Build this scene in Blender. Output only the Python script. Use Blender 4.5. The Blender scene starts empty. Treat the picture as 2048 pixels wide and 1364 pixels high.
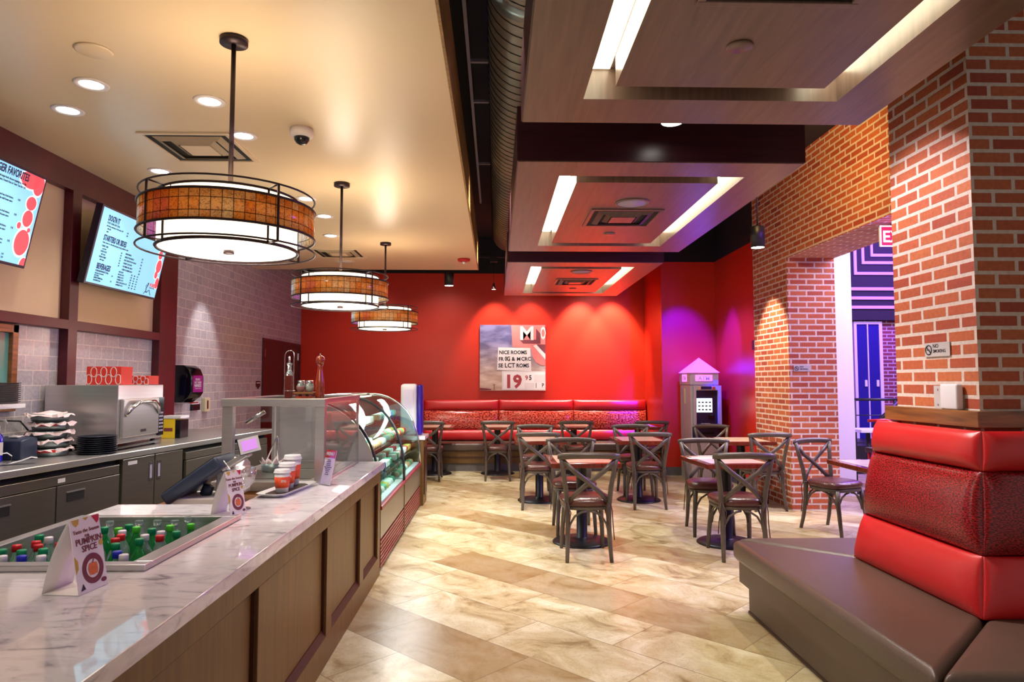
import bpy, math, random
from mathutils import Vector, Matrix
random.seed(7)
PI = math.pi
S = bpy.context.scene
C = S.collection
# ------------------------------------------------------------ camera, world, exposure
cd = bpy.data.cameras.new('camera'); cam = bpy.data.objects.new('camera', cd); C.objects.link(cam)
cd.sensor_width = 36; cd.lens = 24.0; cd.clip_end = 100; cd.clip_start = 0.05
cam.location = (0, 0, 1.5)
cam.rotation_euler = (PI/2 + math.atan(80/1365.33), 0, -math.atan(33/1365.33))
S.camera = cam
S.view_settings.view_transform = 'Standard'; S.view_settings.look = 'None'
S.view_settings.exposure = 0.35; S.view_settings.gamma = 1.0; S.view_settings.use_curve_mapping = False
W = bpy.data.worlds.new('world'); S.world = W; W.use_nodes = True
W.node_tree.nodes['Background'].inputs[0].default_value = (1.0, 0.9, 0.85, 1)
W.node_tree.nodes['Background'].inputs[1].default_value = .32

def spot(loc, target, power, color=(1, .88, .72), angle=70, blend=.6, size=.04):
    l = bpy.data.lights.new('spot_lamp', 'SPOT'); l.energy = power; l.color = color
    l.spot_size = math.radians(angle); l.spot_blend = blend; l.shadow_soft_size = size
    o = bpy.data.objects.new('spot_lamp', l); C.objects.link(o); o.location = loc
    d = Vector(target) - Vector(loc); o.rotation_euler = d.to_track_quat('-Z', 'Y').to_euler()
    return o
def area(loc, target, power, color, sx, sy):  # unseen area lights, no fixture is modelled for them
    l = bpy.data.lights.new('unseen_area_light', 'AREA'); l.energy = power; l.color = color
    l.shape = 'RECTANGLE'; l.size = sx; l.size_y = sy
    o = bpy.data.objects.new('unseen_area_light', l); C.objects.link(o); o.location = loc
    d = Vector(target) - Vector(loc); o.rotation_euler = d.to_track_quat('-Z', 'Y').to_euler()
    return o
WARM = (1, .84, .68); NEUT = (1, .93, .86); PURP = (.015, .0, 1.0)
CZ = 3.13          # cream ceiling height
BZ = 4.1           # black ceiling height
CF = 2.9           # coffer underside
# wall washers over the banquette
for x, p in ((-.03, 34), (.62, 26), (1.5, 95), (2.07, 95)):
    spot((x, 11.72, 3.36), (x + .03, 12.25, 1.5), p*3.2, (1, .88, .78), 64, .6, .03)
for x, p in ((-2.2, 26), (-.9, 50), (.5, 60), (1.8, 100)): spot((x, 11.0, 3.45), (x, 12.2, 1.2), p, (1, .84, .72), 95, 1, .1)  # broad spots without fixtures, added to brighten the red wall
# recessed downlights of the counter ceiling
DOWN = [(-2.223, 3.719), (-2.577, 4.088), (-1.669, 3.934), (-1.678, 4.494), (-2.61, 5.286), (-1.693, 6.065), (-1.694, 6.714), (-1.847, 7.625)]
for x, y in DOWN: spot((x, y, CZ - .02), (x, y, 0), 40, NEUT, 110, .8, .05)
# fill spots added behind the camera, without any fixtures
for x, y in ((-1.6, -.8), (1.0, -.6), (-1.6, 1.0), (.7, 1.7)): spot((x, y, 3.05), (x, y + .3, 0), 36, NEUT, 130, .8, .08)
# cylinder downlights between the coffers
CYL = [(1.05, 4.0, 3.03), (2.66, 6.8, 2.84), (-.706, 10.3, 2.93), (1.05, 7.72, 3.03)]
for x, y, z in CYL[:3]: spot((x, y, z - .01), (x, y, 0), 150, (1, .93, .84), 100, .5, .05)
spot((1.05, 7.72, 3.02), (1.05, 7.72, 0), 130, (1, .93, .84), 110, .5, .05)
# downlights on the black ceiling lighting the aisle floor, pier and far tables
for x, y, tx, ty, p in ((.0, 3.5, .7, 3.7, 230), (-.1, 6.3, .4, 6.6, 240), (-.1, 9.2, .1, 9.6, 220), (2.25, 5.0, 2.2, 5.2, 170),
                        (2.2, 8.9, 3.1, 10.3, 110), (2.9, 7.9, 3.46, 8.3, 0)):  # the spot toward the cash machine is added to brighten its casing
    if p: spot((x, y, 3.6), (tx, ty, 0), p, (1, .92, .8), 75, .5, .06)
spot((2.75, 8.35, 3.25), (3.46, 8.45, 1.1), 300, (1, .86, .62), 55, .5, .03)       # grazes the far brick pier
spot((1.25, 3.98, 3.06), (2.35, 3.6, 1.75), 105, (1, .90, .92), 80, .6, .05)       # near pier
spot((-2.75, 8.0, 3.1), (-3.46, 8.15, 1.6), 75, (1, .95, .95), 45, .6, .02)    # tile wall
# violet spots over the cash machine and through the arch
spot((2.9, 9.6, 3.5), (3.0, 10.95, 1.95), 3000, PURP, 38, .7, .04)
spot((2.6, 9.9, 3.5), (3.56, 10.2, 1.85), 3000, PURP, 34, .7, .04)
spot((2.3, 6.0, 3.5), (3.46, 6.6, 3.4), 60, (1, .62, .2), 120, .8, .1)      # amber glow on the brick lintel
area((6.0, 7.0, 3.8), (5.6, 8.0, 0), 300, (.72, .60, 1.0), 2.5, 3.0)
area((7.5, 10.5, 4.6), (7.0, 12.4, 1.8), 420, (.32, .12, 1.0), 1.5, 1.5)
area((3.9, 5.0, 2.85), (1.6, 5.9, 2.9), 75, (.28, .08, 1.0), .5, 1.2)  # violet light without a fixture, added to tint the coffers

# ------------------------------------------------------------ materials
def nt(name):
    m = bpy.data.materials.new(name); m.use_nodes = True
    t = m.node_tree; return m, t, t.nodes['Principled BSDF']
def lin(c):
    return tuple(((v/255)/12.92 if v/255 <= .04045 else ((v/255 + .055)/1.055)**2.4) for v in c) + (1,)
def N(t, typ, **kw):
    n = t.nodes.new(typ)
    for k, v in kw.items():
        if k in n.inputs: n.inputs[k].default_value = v
        else: setattr(n, k, v)
    return n
def mix(t, f, a, b, mode='MIX'):
    n = t.nodes.new('ShaderNodeMix'); n.data_type = 'RGBA'; n.blend_type = mode
    for i, v in ((0, f), (6, a), (7, b)):
        if hasattr(v, 'links') or isinstance(v, bpy.types.NodeSocket): t.links.new(v, n.inputs[i])
        else: n.inputs[i].default_value = v
    return n.outputs[2]
def uvn(t, scale=(1, 1, 1), rot=0):
    u = t.nodes.new('ShaderNodeUVMap'); u.uv_map = 'UVMap'
    m = t.nodes.new('ShaderNodeMapping'); m.inputs['Scale'].default_value = scale; m.inputs['Rotation'].default_value[2] = rot
    t.links.new(u.outputs[0], m.inputs[0]); return m.outputs[0]
def pm(name, c, rough=.5, metal=0, var=.12, scale=(8, 8, 8), bump=0, bscale=60, spec=None, coat=0):
    m, t, b = nt(name); c = lin(c)
    v = uvn(t, scale); n = N(t, 'ShaderNodeTexNoise', Scale=1.0, Detail=3.0); t.links.new(v, n.inputs['Vector'])
    d = tuple(x*(1-var) for x in c[:3]) + (1,); l = tuple(min(1, x*(1+var)) for x in c[:3]) + (1,)
    t.links.new(mix(t, n.outputs['Fac'], d, l), b.inputs['Base Color'])
    b.inputs['Roughness'].default_value = rough; b.inputs['Metallic'].default_value = metal
    if spec is not None: b.inputs['Specular IOR Level'].default_value = spec
    if coat: b.inputs['Coat Weight'].default_value = coat; b.inputs['Coat Roughness'].default_value = .1
    if bump:
        n2 = N(t, 'ShaderNodeTexNoise', Scale=bscale, Detail=2.0); t.links.new(uvn(t), n2.inputs['Vector'])
        bp = N(t, 'ShaderNodeBump', Strength=bump, Distance=.01); t.links.new(n2.outputs['Fac'], bp.inputs['Height']); t.links.new(bp.outputs[0], b.inputs['Normal'])
    return m
def em(name, c, s, tex=False):
    m, t, b = nt(name); c = lin(c); b.inputs['Base Color'].default_value = c
    b.inputs['Emission Color'].default_value = c; b.inputs['Emission Strength'].default_value = s
    n = N(t, 'ShaderNodeTexNoise', Scale=2.0); t.links.new(uvn(t), n.inputs['Vector'])
    t.links.new(mix(t, n.outputs['Fac'], tuple(x*.94 for x in c[:3])+(1,), c), b.inputs['Emission Color'])
    return m
def glass(name, c=(255, 255, 255), rough=0.0, alpha=.12):
    # thin pane: mostly clear with a glossy face
    m, t, b = nt(name); c = lin(c)
    out = t.nodes['Material Output']; tr = N(t, 'ShaderNodeBsdfTransparent'); tr.inputs[0].default_value = c
    g = N(t, 'ShaderNodeBsdfGlossy', Roughness=.03 + rough); fr = N(t, 'ShaderNodeFresnel', IOR=1.5)
    ad = N(t, 'ShaderNodeMath', operation='ADD'); ad.inputs[1].default_value = alpha
    gm = N(t, 'ShaderNodeNewGeometry'); iv = N(t, 'ShaderNodeMath', operation='SUBTRACT'); iv.inputs[0].default_value = 1; t.links.new(gm.outputs['Backfacing'], iv.inputs[1])
    ml = N(t, 'ShaderNodeMath', operation='MULTIPLY'); t.links.new(fr.outputs[0], ml.inputs[0]); t.links.new(iv.outputs[0], ml.inputs[1])
    m2 = N(t, 'ShaderNodeMath', operation='MULTIPLY'); t.links.new(ml.outputs[0], m2.inputs[0]); m2.inputs[1].default_value = .7
    t.links.new(m2.outputs[0], ad.inputs[0])
    mx = t.nodes.new('ShaderNodeMixShader'); t.links.new(ad.outputs[0], mx.inputs[0]); t.links.new(tr.outputs[0], mx.inputs[1]); t.links.new(g.outputs[0], mx.inputs[2])
    t.links.new(mx.outputs[0], out.inputs[0]); return m
def liquid(name, c, ior=1.35):
    m, t, b = nt(name); b.inputs['Base Color'].default_value = lin(c); b.inputs['Roughness'].default_value = .03
    b.inputs['Transmission Weight'].default_value = .85; b.inputs['IOR'].default_value = ior; return m
def brick(name, c1, c2, c3, mortar, bw=.205, rh=.0677, ms=.010, bump=.6, rough=.75, off=.5, tint=.5):
    m, t, b = nt(name); v = uvn(t)
    br = N(t, 'ShaderNodeTexBrick', offset=off); t.links.new(v, br.inputs['Vector'])
    for k, x in (('Color1', lin(c1)), ('Color2', lin(c2)), ('Mortar', lin(mortar)), ('Scale', 1.0), ('Mortar Size', ms), ('Mortar Smooth', .15), ('Bias', -.1), ('Brick Width', bw), ('Row Height', rh)):
        br.inputs[k].default_value = x
    # a second brick layer with identical joints gives a third tone per brick
    br2 = N(t, 'ShaderNodeTexBrick', offset=off)
    mp = N(t, 'ShaderNodeMapping'); mp.inputs['Location'].default_value = (bw*14, rh*22, 0); t.links.new(v, mp.inputs[0]); t.links.new(mp.outputs[0], br2.inputs['Vector'])
    for k, x in (('Color1', (0, 0, 0, 1)), ('Color2', (1, 1, 1, 1)), ('Mortar', (0, 0, 0, 1)), ('Scale', 1.0), ('Mortar Size', ms), ('Bias', -.25), ('Brick Width', bw), ('Row Height', rh)):
        br2.inputs[k].default_value = x
    f = N(t, 'ShaderNodeMath', operation='MULTIPLY'); t.links.new(br2.outputs['Color'], f.inputs[0]); f.inputs[1].default_value = tint
    n = N(t, 'ShaderNodeTexNoise', Scale=45.0, Detail=4.0); t.links.new(v, n.inputs['Vector'])
    c = mix(t, f.outputs[0], br.outputs['Color'], lin(c3))
    c = mix(t, .35, c, n.outputs['Fac'], 'OVERLAY')
    t.links.new(c, b.inputs['Base Color']); b.inputs['Roughness'].default_value = rough
    iv = N(t, 'ShaderNodeMath', operation='SUBTRACT'); iv.inputs[0].default_value = 1; t.links.new(br.outputs['Fac'], iv.inputs[1])
    bp = N(t, 'ShaderNodeBump', Strength=bump, Distance=.008); t.links.new(iv.outputs[0], bp.inputs['Height']); t.links.new(bp.outputs[0], b.inputs['Normal'])
    return m
def wood(name, c1, c2, rough=.4, along=(2, 40, 1), coat=0, bump=0):
    m, t, b = nt(name)
    n = N(t, 'ShaderNodeTexNoise', Scale=1.0, Detail=5.0, Distortion=.6); t.links.new(uvn(t, along), n.inputs['Vector'])
    r = t.nodes.new('ShaderNodeValToRGB'); r.color_ramp.elements[0].position = .3; r.color_ramp.elements[1].position = .7
    r.color_ramp.elements[0].color = lin(c1); r.color_ramp.elements[1].color = lin(c2)
    t.links.new(n.outputs['Fac'], r.inputs[0]); t.links.new(r.outputs[0], b.inputs['Base Color'])
    b.inputs['Roughness'].default_value = rough
    if coat: b.inputs['Coat Weight'].default_value = coat; b.inputs['Coat Roughness'].default_value = .08
    return m
def floor_mat():
    m, t, b = nt('travertine floor')
    u = t.nodes.new('ShaderNodeUVMap'); u.uv_map = 'UVMap'; s = t.nodes.new('ShaderNodeSeparateXYZ'); t.links.new(u.outputs[0], s.inputs[0])
    def M(op, a, bb=None):
        n = t.nodes.new('ShaderNodeMath'); n.operation = op
        for i, v in enumerate((a, bb)):
            if v is None: continue
            if isinstance(v, bpy.types.NodeSocket): t.links.new(v, n.inputs[i])
            else: n.inputs[i].default_value = v
        return n.outputs[0]
    k = .7071; x, y = s.outputs[0], s.outputs[1]
    n_ = M('ADD', M('MULTIPLY', x, k), M('MULTIPLY', y, k)); l_ = M('SUBTRACT', M('MULTIPLY', x, k), M('MULTIPLY', y, k))
    w, L = .45, .90
    rr = M('DIVIDE', M('SUBTRACT', n_, .12), w); row = M('FLOOR', rr)
    ll = M('ADD', M('DIVIDE', l_, L), M('MULTIPLY', row, .37)); col = M('FLOOR', ll)
    cb = t.nodes.new('ShaderNodeCombineXYZ'); t.links.new(row, cb.inputs[0]); t.links.new(col, cb.inputs[1])
    wn = N(t, 'ShaderNodeTexWhiteNoise', noise_dimensions='3D'); t.links.new(cb.outputs[0], wn.inputs['Vector'])
    # one row in three is laid in a browner stone
    ph = M('MODULO', M('ADD', row, 300), 3.0)
    dark = M('LESS_THAN', M('ABSOLUTE', M('SUBTRACT', ph, 2.0)), .5)
    # veins
    cv = t.nodes.new('ShaderNodeCombineXYZ'); t.links.new(M('MULTIPLY', n_, 1.5), cv.inputs[0]); t.links.new(M('MULTIPLY', l_, 1.0), cv.inputs[1]); t.links.new(M('MULTIPLY', wn.outputs[0], 30), cv.inputs[2])
    nz = N(t, 'ShaderNodeTexNoise', Scale=2.6, Detail=8.0, Roughness=.65, Distortion=.9); t.links.new(cv.outputs[0], nz.inputs['Vector'])
    r = t.nodes.new('ShaderNodeValToRGB'); e = r.color_ramp.elements; e[0].position = .33; e[0].color = lin((136, 112, 70)); e[1].position = .64; e[1].color = lin((214, 205, 174))
    e2 = r.color_ramp.elements.new(.45); e2.color = lin((186, 170, 128))
    t.links.new(nz.outputs['Fac'], r.inputs[0])
    base = mix(t, M('MULTIPLY', wn.outputs[0], .22), r.outputs[0], lin((160, 134, 100)))
    base = mix(t, M('MULTIPLY', dark, M('ADD', .25, M('MULTIPLY', wn.outputs[0], .5))), base, lin((128, 94, 44)))
    nv = N(t, 'ShaderNodeTexNoise', Scale=7.0, Detail=9.0, Roughness=.7, Distortion=1.2); t.links.new(cv.outputs[0], nv.inputs['Vector'])
    vein = M('LESS_THAN', M('ABSOLUTE', M('SUBTRACT', nv.outputs['Fac'], .5)), .006)
    base = mix(t, M('MULTIPLY', vein, .45), base, lin((105, 70, 40)))
    fr, fl = M('FRACT', rr), M('FRACT', ll)
    g = M('MAXIMUM', M('LESS_THAN', fr, .011), M('LESS_THAN', fl, .0055))
    base = mix(t, M('MULTIPLY', g, .85), base, lin((105, 80, 54)))
    t.links.new(base, b.inputs['Base Color'])
    b.inputs['Roughness'].default_value = .33; b.inputs['Specular IOR Level'].default_value = .4
    return m
def marble_mat():
    m, t, b = nt('white veined marble')
    n = N(t, 'ShaderNodeTexNoise', Scale=1.0, Detail=9.0, Roughness=.62, Distortion=1.4); t.links.new(uvn(t, (6, 14, 6), .5), n.inputs['Vector'])
    r = t.nodes.new('ShaderNodeValToRGB'); e = r.color_ramp.elements
    e[0].position = .30; e[0].color = lin((150, 146, 156)); e[1].position = .52; e[1].color = lin((222, 217, 222)); r.color_ramp.elements.new(.40).color = lin((205, 200, 208))
    t.links.new(n.outputs['Fac'], r.inputs[0]); t.links.new(r.outputs[0], b.inputs['Base Color']); b.inputs['Roughness'].default_value = .035; b.inputs['Specular IOR Level'].default_value = .8
    return m
def mosaic_mat():
    m, t, b = nt('stained mosaic glass')
    u = t.nodes.new('ShaderNodeUVMap'); u.uv_map = 'UVMap'
    sn = N(t, 'ShaderNodeVectorMath', operation='SNAP'); sn.inputs[1].default_value = (.0445, .055, 1); t.links.new(u.outputs[0], sn.inputs[0])
    wn = N(t, 'ShaderNodeTexWhiteNoise', noise_dimensions='2D'); t.links.new(sn.outputs[0], wn.inputs['Vector'])
    sc = N(t, 'ShaderNodeVectorMath', operation='MULTIPLY'); sc.inputs[1].default_value = (1.5, .12, 1); t.links.new(sn.outputs[0], sc.inputs[0])
    lo_ = N(t, 'ShaderNodeTexNoise', Scale=1.0, Detail=1.0); t.links.new(sc.outputs[0], lo_.inputs['Vector'])
    lo = N(t, 'ShaderNodeMapRange'); lo.inputs['From Min'].default_value = .33; lo.inputs['From Max'].default_value = .67; lo.inputs['To Min'].default_value = .2; lo.inputs['To Max'].default_value = .85; t.links.new(lo_.outputs['Fac'], lo.inputs['Value'])
    a = N(t, 'ShaderNodeMath', operation='MULTIPLY_ADD'); t.links.new(wn.outputs[0], a.inputs[0]); a.inputs[1].default_value = .12; t.links.new(lo.outputs['Result'], a.inputs[2])
    r = t.nodes.new('ShaderNodeValToRGB'); e = r.color_ramp.elements
    e[0].position = .35; e[0].color = lin((215, 232, 255)); e[1].position = .85; e[1].color = lin((175, 110, 190))  # bluish white end paints the menu screens' reflection into the glass
    for p, c in ((.48, (225, 200, 160)), (.6, (226, 165, 80)), (.72, (215, 135, 80))): r.color_ramp.elements.new(p).color = lin(c)
    t.links.new(a.outputs[0], r.inputs[0])
    sw = N(t, 'ShaderNodeTexNoise', Scale=50.0, Detail=2.0, Distortion=3.0); t.links.new(u.outputs[0], sw.inputs['Vector'])
    rs = t.nodes.new('ShaderNodeValToRGB'); rs.color_ramp.elements[0].position = .38; rs.color_ramp.elements[0].color = (.6, .5, .5, 1); rs.color_ramp.elements[1].position = .5; rs.color_ramp.elements[1].color = (1, 1, 1, 1)
    t.links.new(sw.outputs['Fac'], rs.inputs[0])
    c = mix(t, 1.0, r.outputs[0], rs.outputs[0], 'MULTIPLY')
    br = N(t, 'ShaderNodeTexBrick', offset=0.0); t.links.new(u.outputs[0], br.inputs['Vector'])
    for k, x in (('Color1', (1, 1, 1, 1)), ('Color2', (1, 1, 1, 1)), ('Mortar', (.12, .08, .06, 1)), ('Scale', 1.0), ('Mortar Size', .0016), ('Brick Width', .0445), ('Row Height', .055)): br.inputs[k].default_value = x
    c = mix(t, 1.0, c, br.outputs['Color'], 'MULTIPLY')
    t.links.new(c, b.inputs['Base Color']); b.inputs['Roughness'].default_value = .15
    tl = N(t, 'ShaderNodeBsdfTranslucent'); t.links.new(c, tl.inputs[0])
    mx = t.nodes.new('ShaderNodeMixShader'); mx.inputs[0].default_value = .55
    t.links.new(b.outputs[0], mx.inputs[1]); t.links.new(tl.outputs[0], mx.inputs[2]); t.links.new(mx.outputs[0], t.nodes['Material Output'].inputs[0])
    return m
def croc_mat(sc=(90, 210, 90), c0=(64, 8, 12), c1=(172, 28, 34), bs=.35, nm='embossed glossy red vinyl'):
    m, t, b = nt(nm)
    n = N(t, 'ShaderNodeTexNoise', Scale=1.0, Detail=3.0, Roughness=.6); t.links.new(uvn(t, sc), n.inputs['Vector'])
    n3 = N(t, 'ShaderNodeTexNoise', Scale=1.0, Detail=2.0); t.links.new(uvn(t, (9, 16, 9)), n3.inputs['Vector'])
    r = t.nodes.new('ShaderNodeValToRGB'); e = r.color_ramp.elements; e[0].position = .42; e[0].color = lin(c0); e[1].position = .6; e[1].color = lin(c1)
    t.links.new(n.outputs['Fac'], r.inputs[0])
    c = mix(t, .3, r.outputs[0], n3.outputs['Fac'], 'OVERLAY')
    t.links.new(c, b.inputs['Base Color']); b.inputs['Roughness'].default_value = .16
    bp = N(t, 'ShaderNodeBump', Strength=bs, Distance=.003); t.links.new(n.outputs['Fac'], bp.inputs['Height']); t.links.new(bp.outputs[0], b.inputs['Normal'])
    return m
def canvas_mat():
    # painted sky of the picture: soft lilac clouds over a pale horizon
    m, t, b = nt('printed canvas sky')
    u = uvn(t); s = t.nodes.new('ShaderNodeSeparateXYZ'); t.links.new(u, s.inputs[0])
    r = t.nodes.new('ShaderNodeValToRGB'); e = r.color_ramp.elements; e[0].position = .2; e[0].color = lin((205, 178, 160)); e[1].position = .8; e[1].color = lin((118, 112, 156))
    mr = N(t, 'ShaderNodeMapRange'); mr.inputs['From Min'].default_value = 0.0; mr.inputs['From Max'].default_value = 1.1; t.links.new(s.outputs[1], mr.inputs['Value']); t.links.new(mr.outputs[0], r.inputs[0])
    n = N(t, 'ShaderNodeTexNoise', Scale=1.0, Detail=5.0); t.links.new(uvn(t, (2.5, 7, 1)), n.inputs['Vector'])
    r2 = t.nodes.new('ShaderNodeValToRGB'); r2.color_ramp.elements[0].position = .42; r2.color_ramp.elements[1].position = .62; t.links.new(n.outputs['Fac'], r2.inputs[0])
    c = mix(t, .5, r.outputs[0], r2.outputs[0], 'SOFT_LIGHT')
    t.links.new(c, b.inputs['Base Color']); b.inputs['Roughness'].default_value = .7; return m

MT = dict(
 floor=floor_mat(), marble=marble_mat(), mosaic=mosaic_mat(), croc=croc_mat(), croc2=croc_mat((34, 50, 34), (120, 14, 14), (235, 96, 74), .25, 'glossy red vinyl with painted glints'), canvas=canvas_mat(),  # croc2: bright speckle puts glints into the vinyl colour
 cream=pm('cream ceiling paint', (214, 190, 158), .32, var=.03, scale=(1, 1, 1)),
 fascia=wood('golden fascia', (120, 86, 40), (160, 118, 62), .5),
 black=pm('black plenum paint', (22, 20, 22), .8), dark=pm('black painted metal', (26, 25, 28), .45),
 redwall=pm('red wall paint', (208, 44, 20), .36, var=.05, scale=(1.5, 1.5, 1.5)),
 tile=brick('glazed grey wall tile', (166, 162, 166), (180, 175, 178), (154, 149, 156), (214, 204, 196), .165, .105, .0035, .25, .22, .5, .4),
 brick=brick('orange red brick', (176, 84, 50), (150, 58, 40), (196, 112, 62), (206, 186, 176), tint=.75, ms=.0105),
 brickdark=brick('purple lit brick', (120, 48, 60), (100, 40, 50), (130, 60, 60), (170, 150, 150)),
 maroon=wood('maroon stained wood', (64, 4, 16), (88, 8, 26), .33, (3, 3, 30)),
 door=wood('dark mahogany door', (58, 10, 12), (78, 18, 18), .3, (20, 2, 20)),
 veneer=wood('taupe wood veneer', (104, 82, 72), (126, 100, 88), .3, (28, 2, 2)),
 fasciad=wood('dark plum veneer', (52, 22, 30), (68, 30, 38), .3, (2, 30, 2)),
 led=em('cove light', (255, 250, 215), 7.0), ledside=pm('cove lining', (225, 215, 170), .5),
 counter=wood('bronze brown lacquered wood', (90, 58, 14), (110, 78, 28), .42, (30, 2, 2)),
 groove=pm('dark wood moulding', (62, 24, 16), .35),
 steel=pm('brushed stainless steel', (196, 193, 192), .28, .8, .1, (2, 60, 2)),
 steeld=pm('brushed steel door', (132, 124, 116), .3, .75, .12, (2, 50, 2)),
 chrome=pm('polished chrome', (215, 215, 222), .1, 1.0, .02),
 gap=pm('shadow black recess', (12, 10, 10), .8),
 glass=glass('clear glass'), glassc=glass('green tinted glass', (238, 249, 246), 0, .04),
 teal=pm('teal pass through glass', (96, 150, 140), .08, var=.25, scale=(3, 3, 3)),
 bronze=pm('dark bronze metal', (54, 40, 44), .4, .6),
 drum=em('glowing lamp shade', (255, 240, 205), 2.1), drumb=em('glowing lamp diffuser', (255, 246, 222), 2.3),
 lamp=em('lamp lens', (255, 250, 240), 9.0), white=pm('white plastic', (214, 211, 216), .35, var=.03), paper=pm('white card', (236, 228, 226), .6, var=.03),
 vinylred=pm('red vinyl', (196, 22, 28), .3, var=.08, bump=.15, bscale=300, spec=.6), vinylbr=pm('brown vinyl', (86, 66, 56), .34, var=.1, bump=.2, bscale=250, spec=.55),
 basebr=pm('taupe booth base', (92, 72, 56), .45), toe=pm('grey stone base', (98, 92, 90), .6, var=.3),
 chair=wood('black brown chair wood', (66, 58, 52), (100, 88, 76), .36, (4, 4, 30)),
 cushion=pm('dark brown leather cushion', (84, 46, 40), .28, var=.25, bump=.3, bscale=40), tie=pm('brown leather tie', (70, 40, 34), .5),
 table=wood('polished cherry table wood', (96, 34, 22), (128, 54, 34), .12, (30, 3, 3), coat=.6), ttop=wood('satin table top', (178, 156, 136), (204, 184, 164), .22, (3, 30, 3)),
 iron=pm('cast iron', (34, 34, 40), .38, .5), ductm=pm('spiral duct metal', (120, 106, 92), .45, .3, .1),
 ledge=wood('oak ledge', (92, 52, 22), (146, 92, 44), .3, (3, 40, 3), coat=.3),
 atm=pm('grey cash machine casing', (186, 178, 180), .4, var=.04), atmd=pm('dark blue machine panel', (32, 28, 62), .35),
 screen=em('white lit screen', (225, 240, 250), 1.4), pinklit=em('pink lit topper', (235, 130, 225), .72), atmtop=em('magenta lit sign', (245, 110, 225), 1.5),
 tv=em('menu screen', (138, 206, 236), .62), navy=pm('navy printed ink', (22, 26, 92), .5), ink=pm('black printed ink', (20, 20, 30), .5),
 tvcase=pm('blue black screen bezel', (18, 14, 48), .3), tvred=em('red screen swirl', (196, 74, 84), .8), tvwhite=em('white screen swirl', (240, 240, 255), .95),
 rednoise=pm('red label ink', (190, 20, 30), .5), orange=pm('orange cup sleeve', (224, 78, 34), .55), yellow=pm('yellow box', (222, 190, 30), .5),
 green=liquid('green bottle plastic', (50, 200, 105)), clearb=liquid('clear bottle plastic', (215, 235, 235)), brownl=liquid('cola', (60, 20, 10)),
 capg=pm('green cap', (0, 140, 90), .35), caplg=pm('light green cap', (80, 200, 50), .35), capr=pm('red cap', (205, 20, 30), .35), capw=pm('white cap', (225, 220, 228), .35), capb=pm('blue cap', (30, 40, 190), .35),
 blueliq=pm('blue sanitizer', (30, 20, 200), .1, var=.05, coat=.5), plate=pm('black plates', (24, 28, 44), .25), navybox=pm('navy plastic', (40, 50, 72), .4),
 redbox=pm('red printed box', (214, 52, 38), .5), foil=pm('galvanised tin', (150, 165, 165), .35, .8, .3), pinkpaper=pm('printed wax paper', (228, 205, 205), .6, var=.25, scale=(40, 40, 40)),
 purple=pm('purple plastic', (44, 14, 140), .3), magenta=pm('magenta label', (150, 20, 130), .4), gloss=pm('glossy black plastic', (16, 16, 24), .15),
 panel=pm('cream wall panel', (206, 178, 142), .4, var=.03), oil=pm('amber oil', (90, 20, 6), .1, coat=.8), mill=wood('turned cherry mill', (120, 36, 12), (170, 62, 26), .15, (20, 4, 4), coat=.6),
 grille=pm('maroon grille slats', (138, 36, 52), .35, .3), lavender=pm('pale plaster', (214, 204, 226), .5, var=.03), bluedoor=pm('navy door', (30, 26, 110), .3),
 lav=em('violet neon band', (170, 130, 235), .45), ivory=pm('ivory plate', (206, 196, 160), .4), seatred=pm('red tube', (200, 20, 40), .3), exitred=em('lit exit face', (225, 30, 30), .9), exitw=em('exit sign face', (255, 215, 205), 1.3),
 gold=pm('mustard leaf ink', (200, 160, 40), .5), brownink=pm('brown ink', (120, 45, 20), .5), pumpkin=pm('orange ink', (220, 110, 30), .5), bean=pm('coffee beans', (40, 16, 12), .4, var=.5, scale=(120, 120, 120)),
 pinkp=pm('salmon paint', (226, 120, 115), .6), cream2=pm('off white paint', (224, 212, 210), .6), plum=pm('plum paint', (120, 50, 60), .6), redp=pm('brick red paint', (172, 60, 68), .6), greyp=pm('grey violet paint', (160, 150, 175), .6),
 silver=pm('pewter plaque', (186, 178, 178), .4, 0), goods=[pm('snack wrap %s' % n, c, .4, var=.3, scale=(60, 60, 60)) for n, c in (('white', (225, 225, 215)), ('green', (60, 150, 110)), ('red', (200, 40, 50)), ('yellow', (210, 190, 90)), ('blue', (50, 80, 160)), ('tan', (190, 140, 100)))],
)

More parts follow.
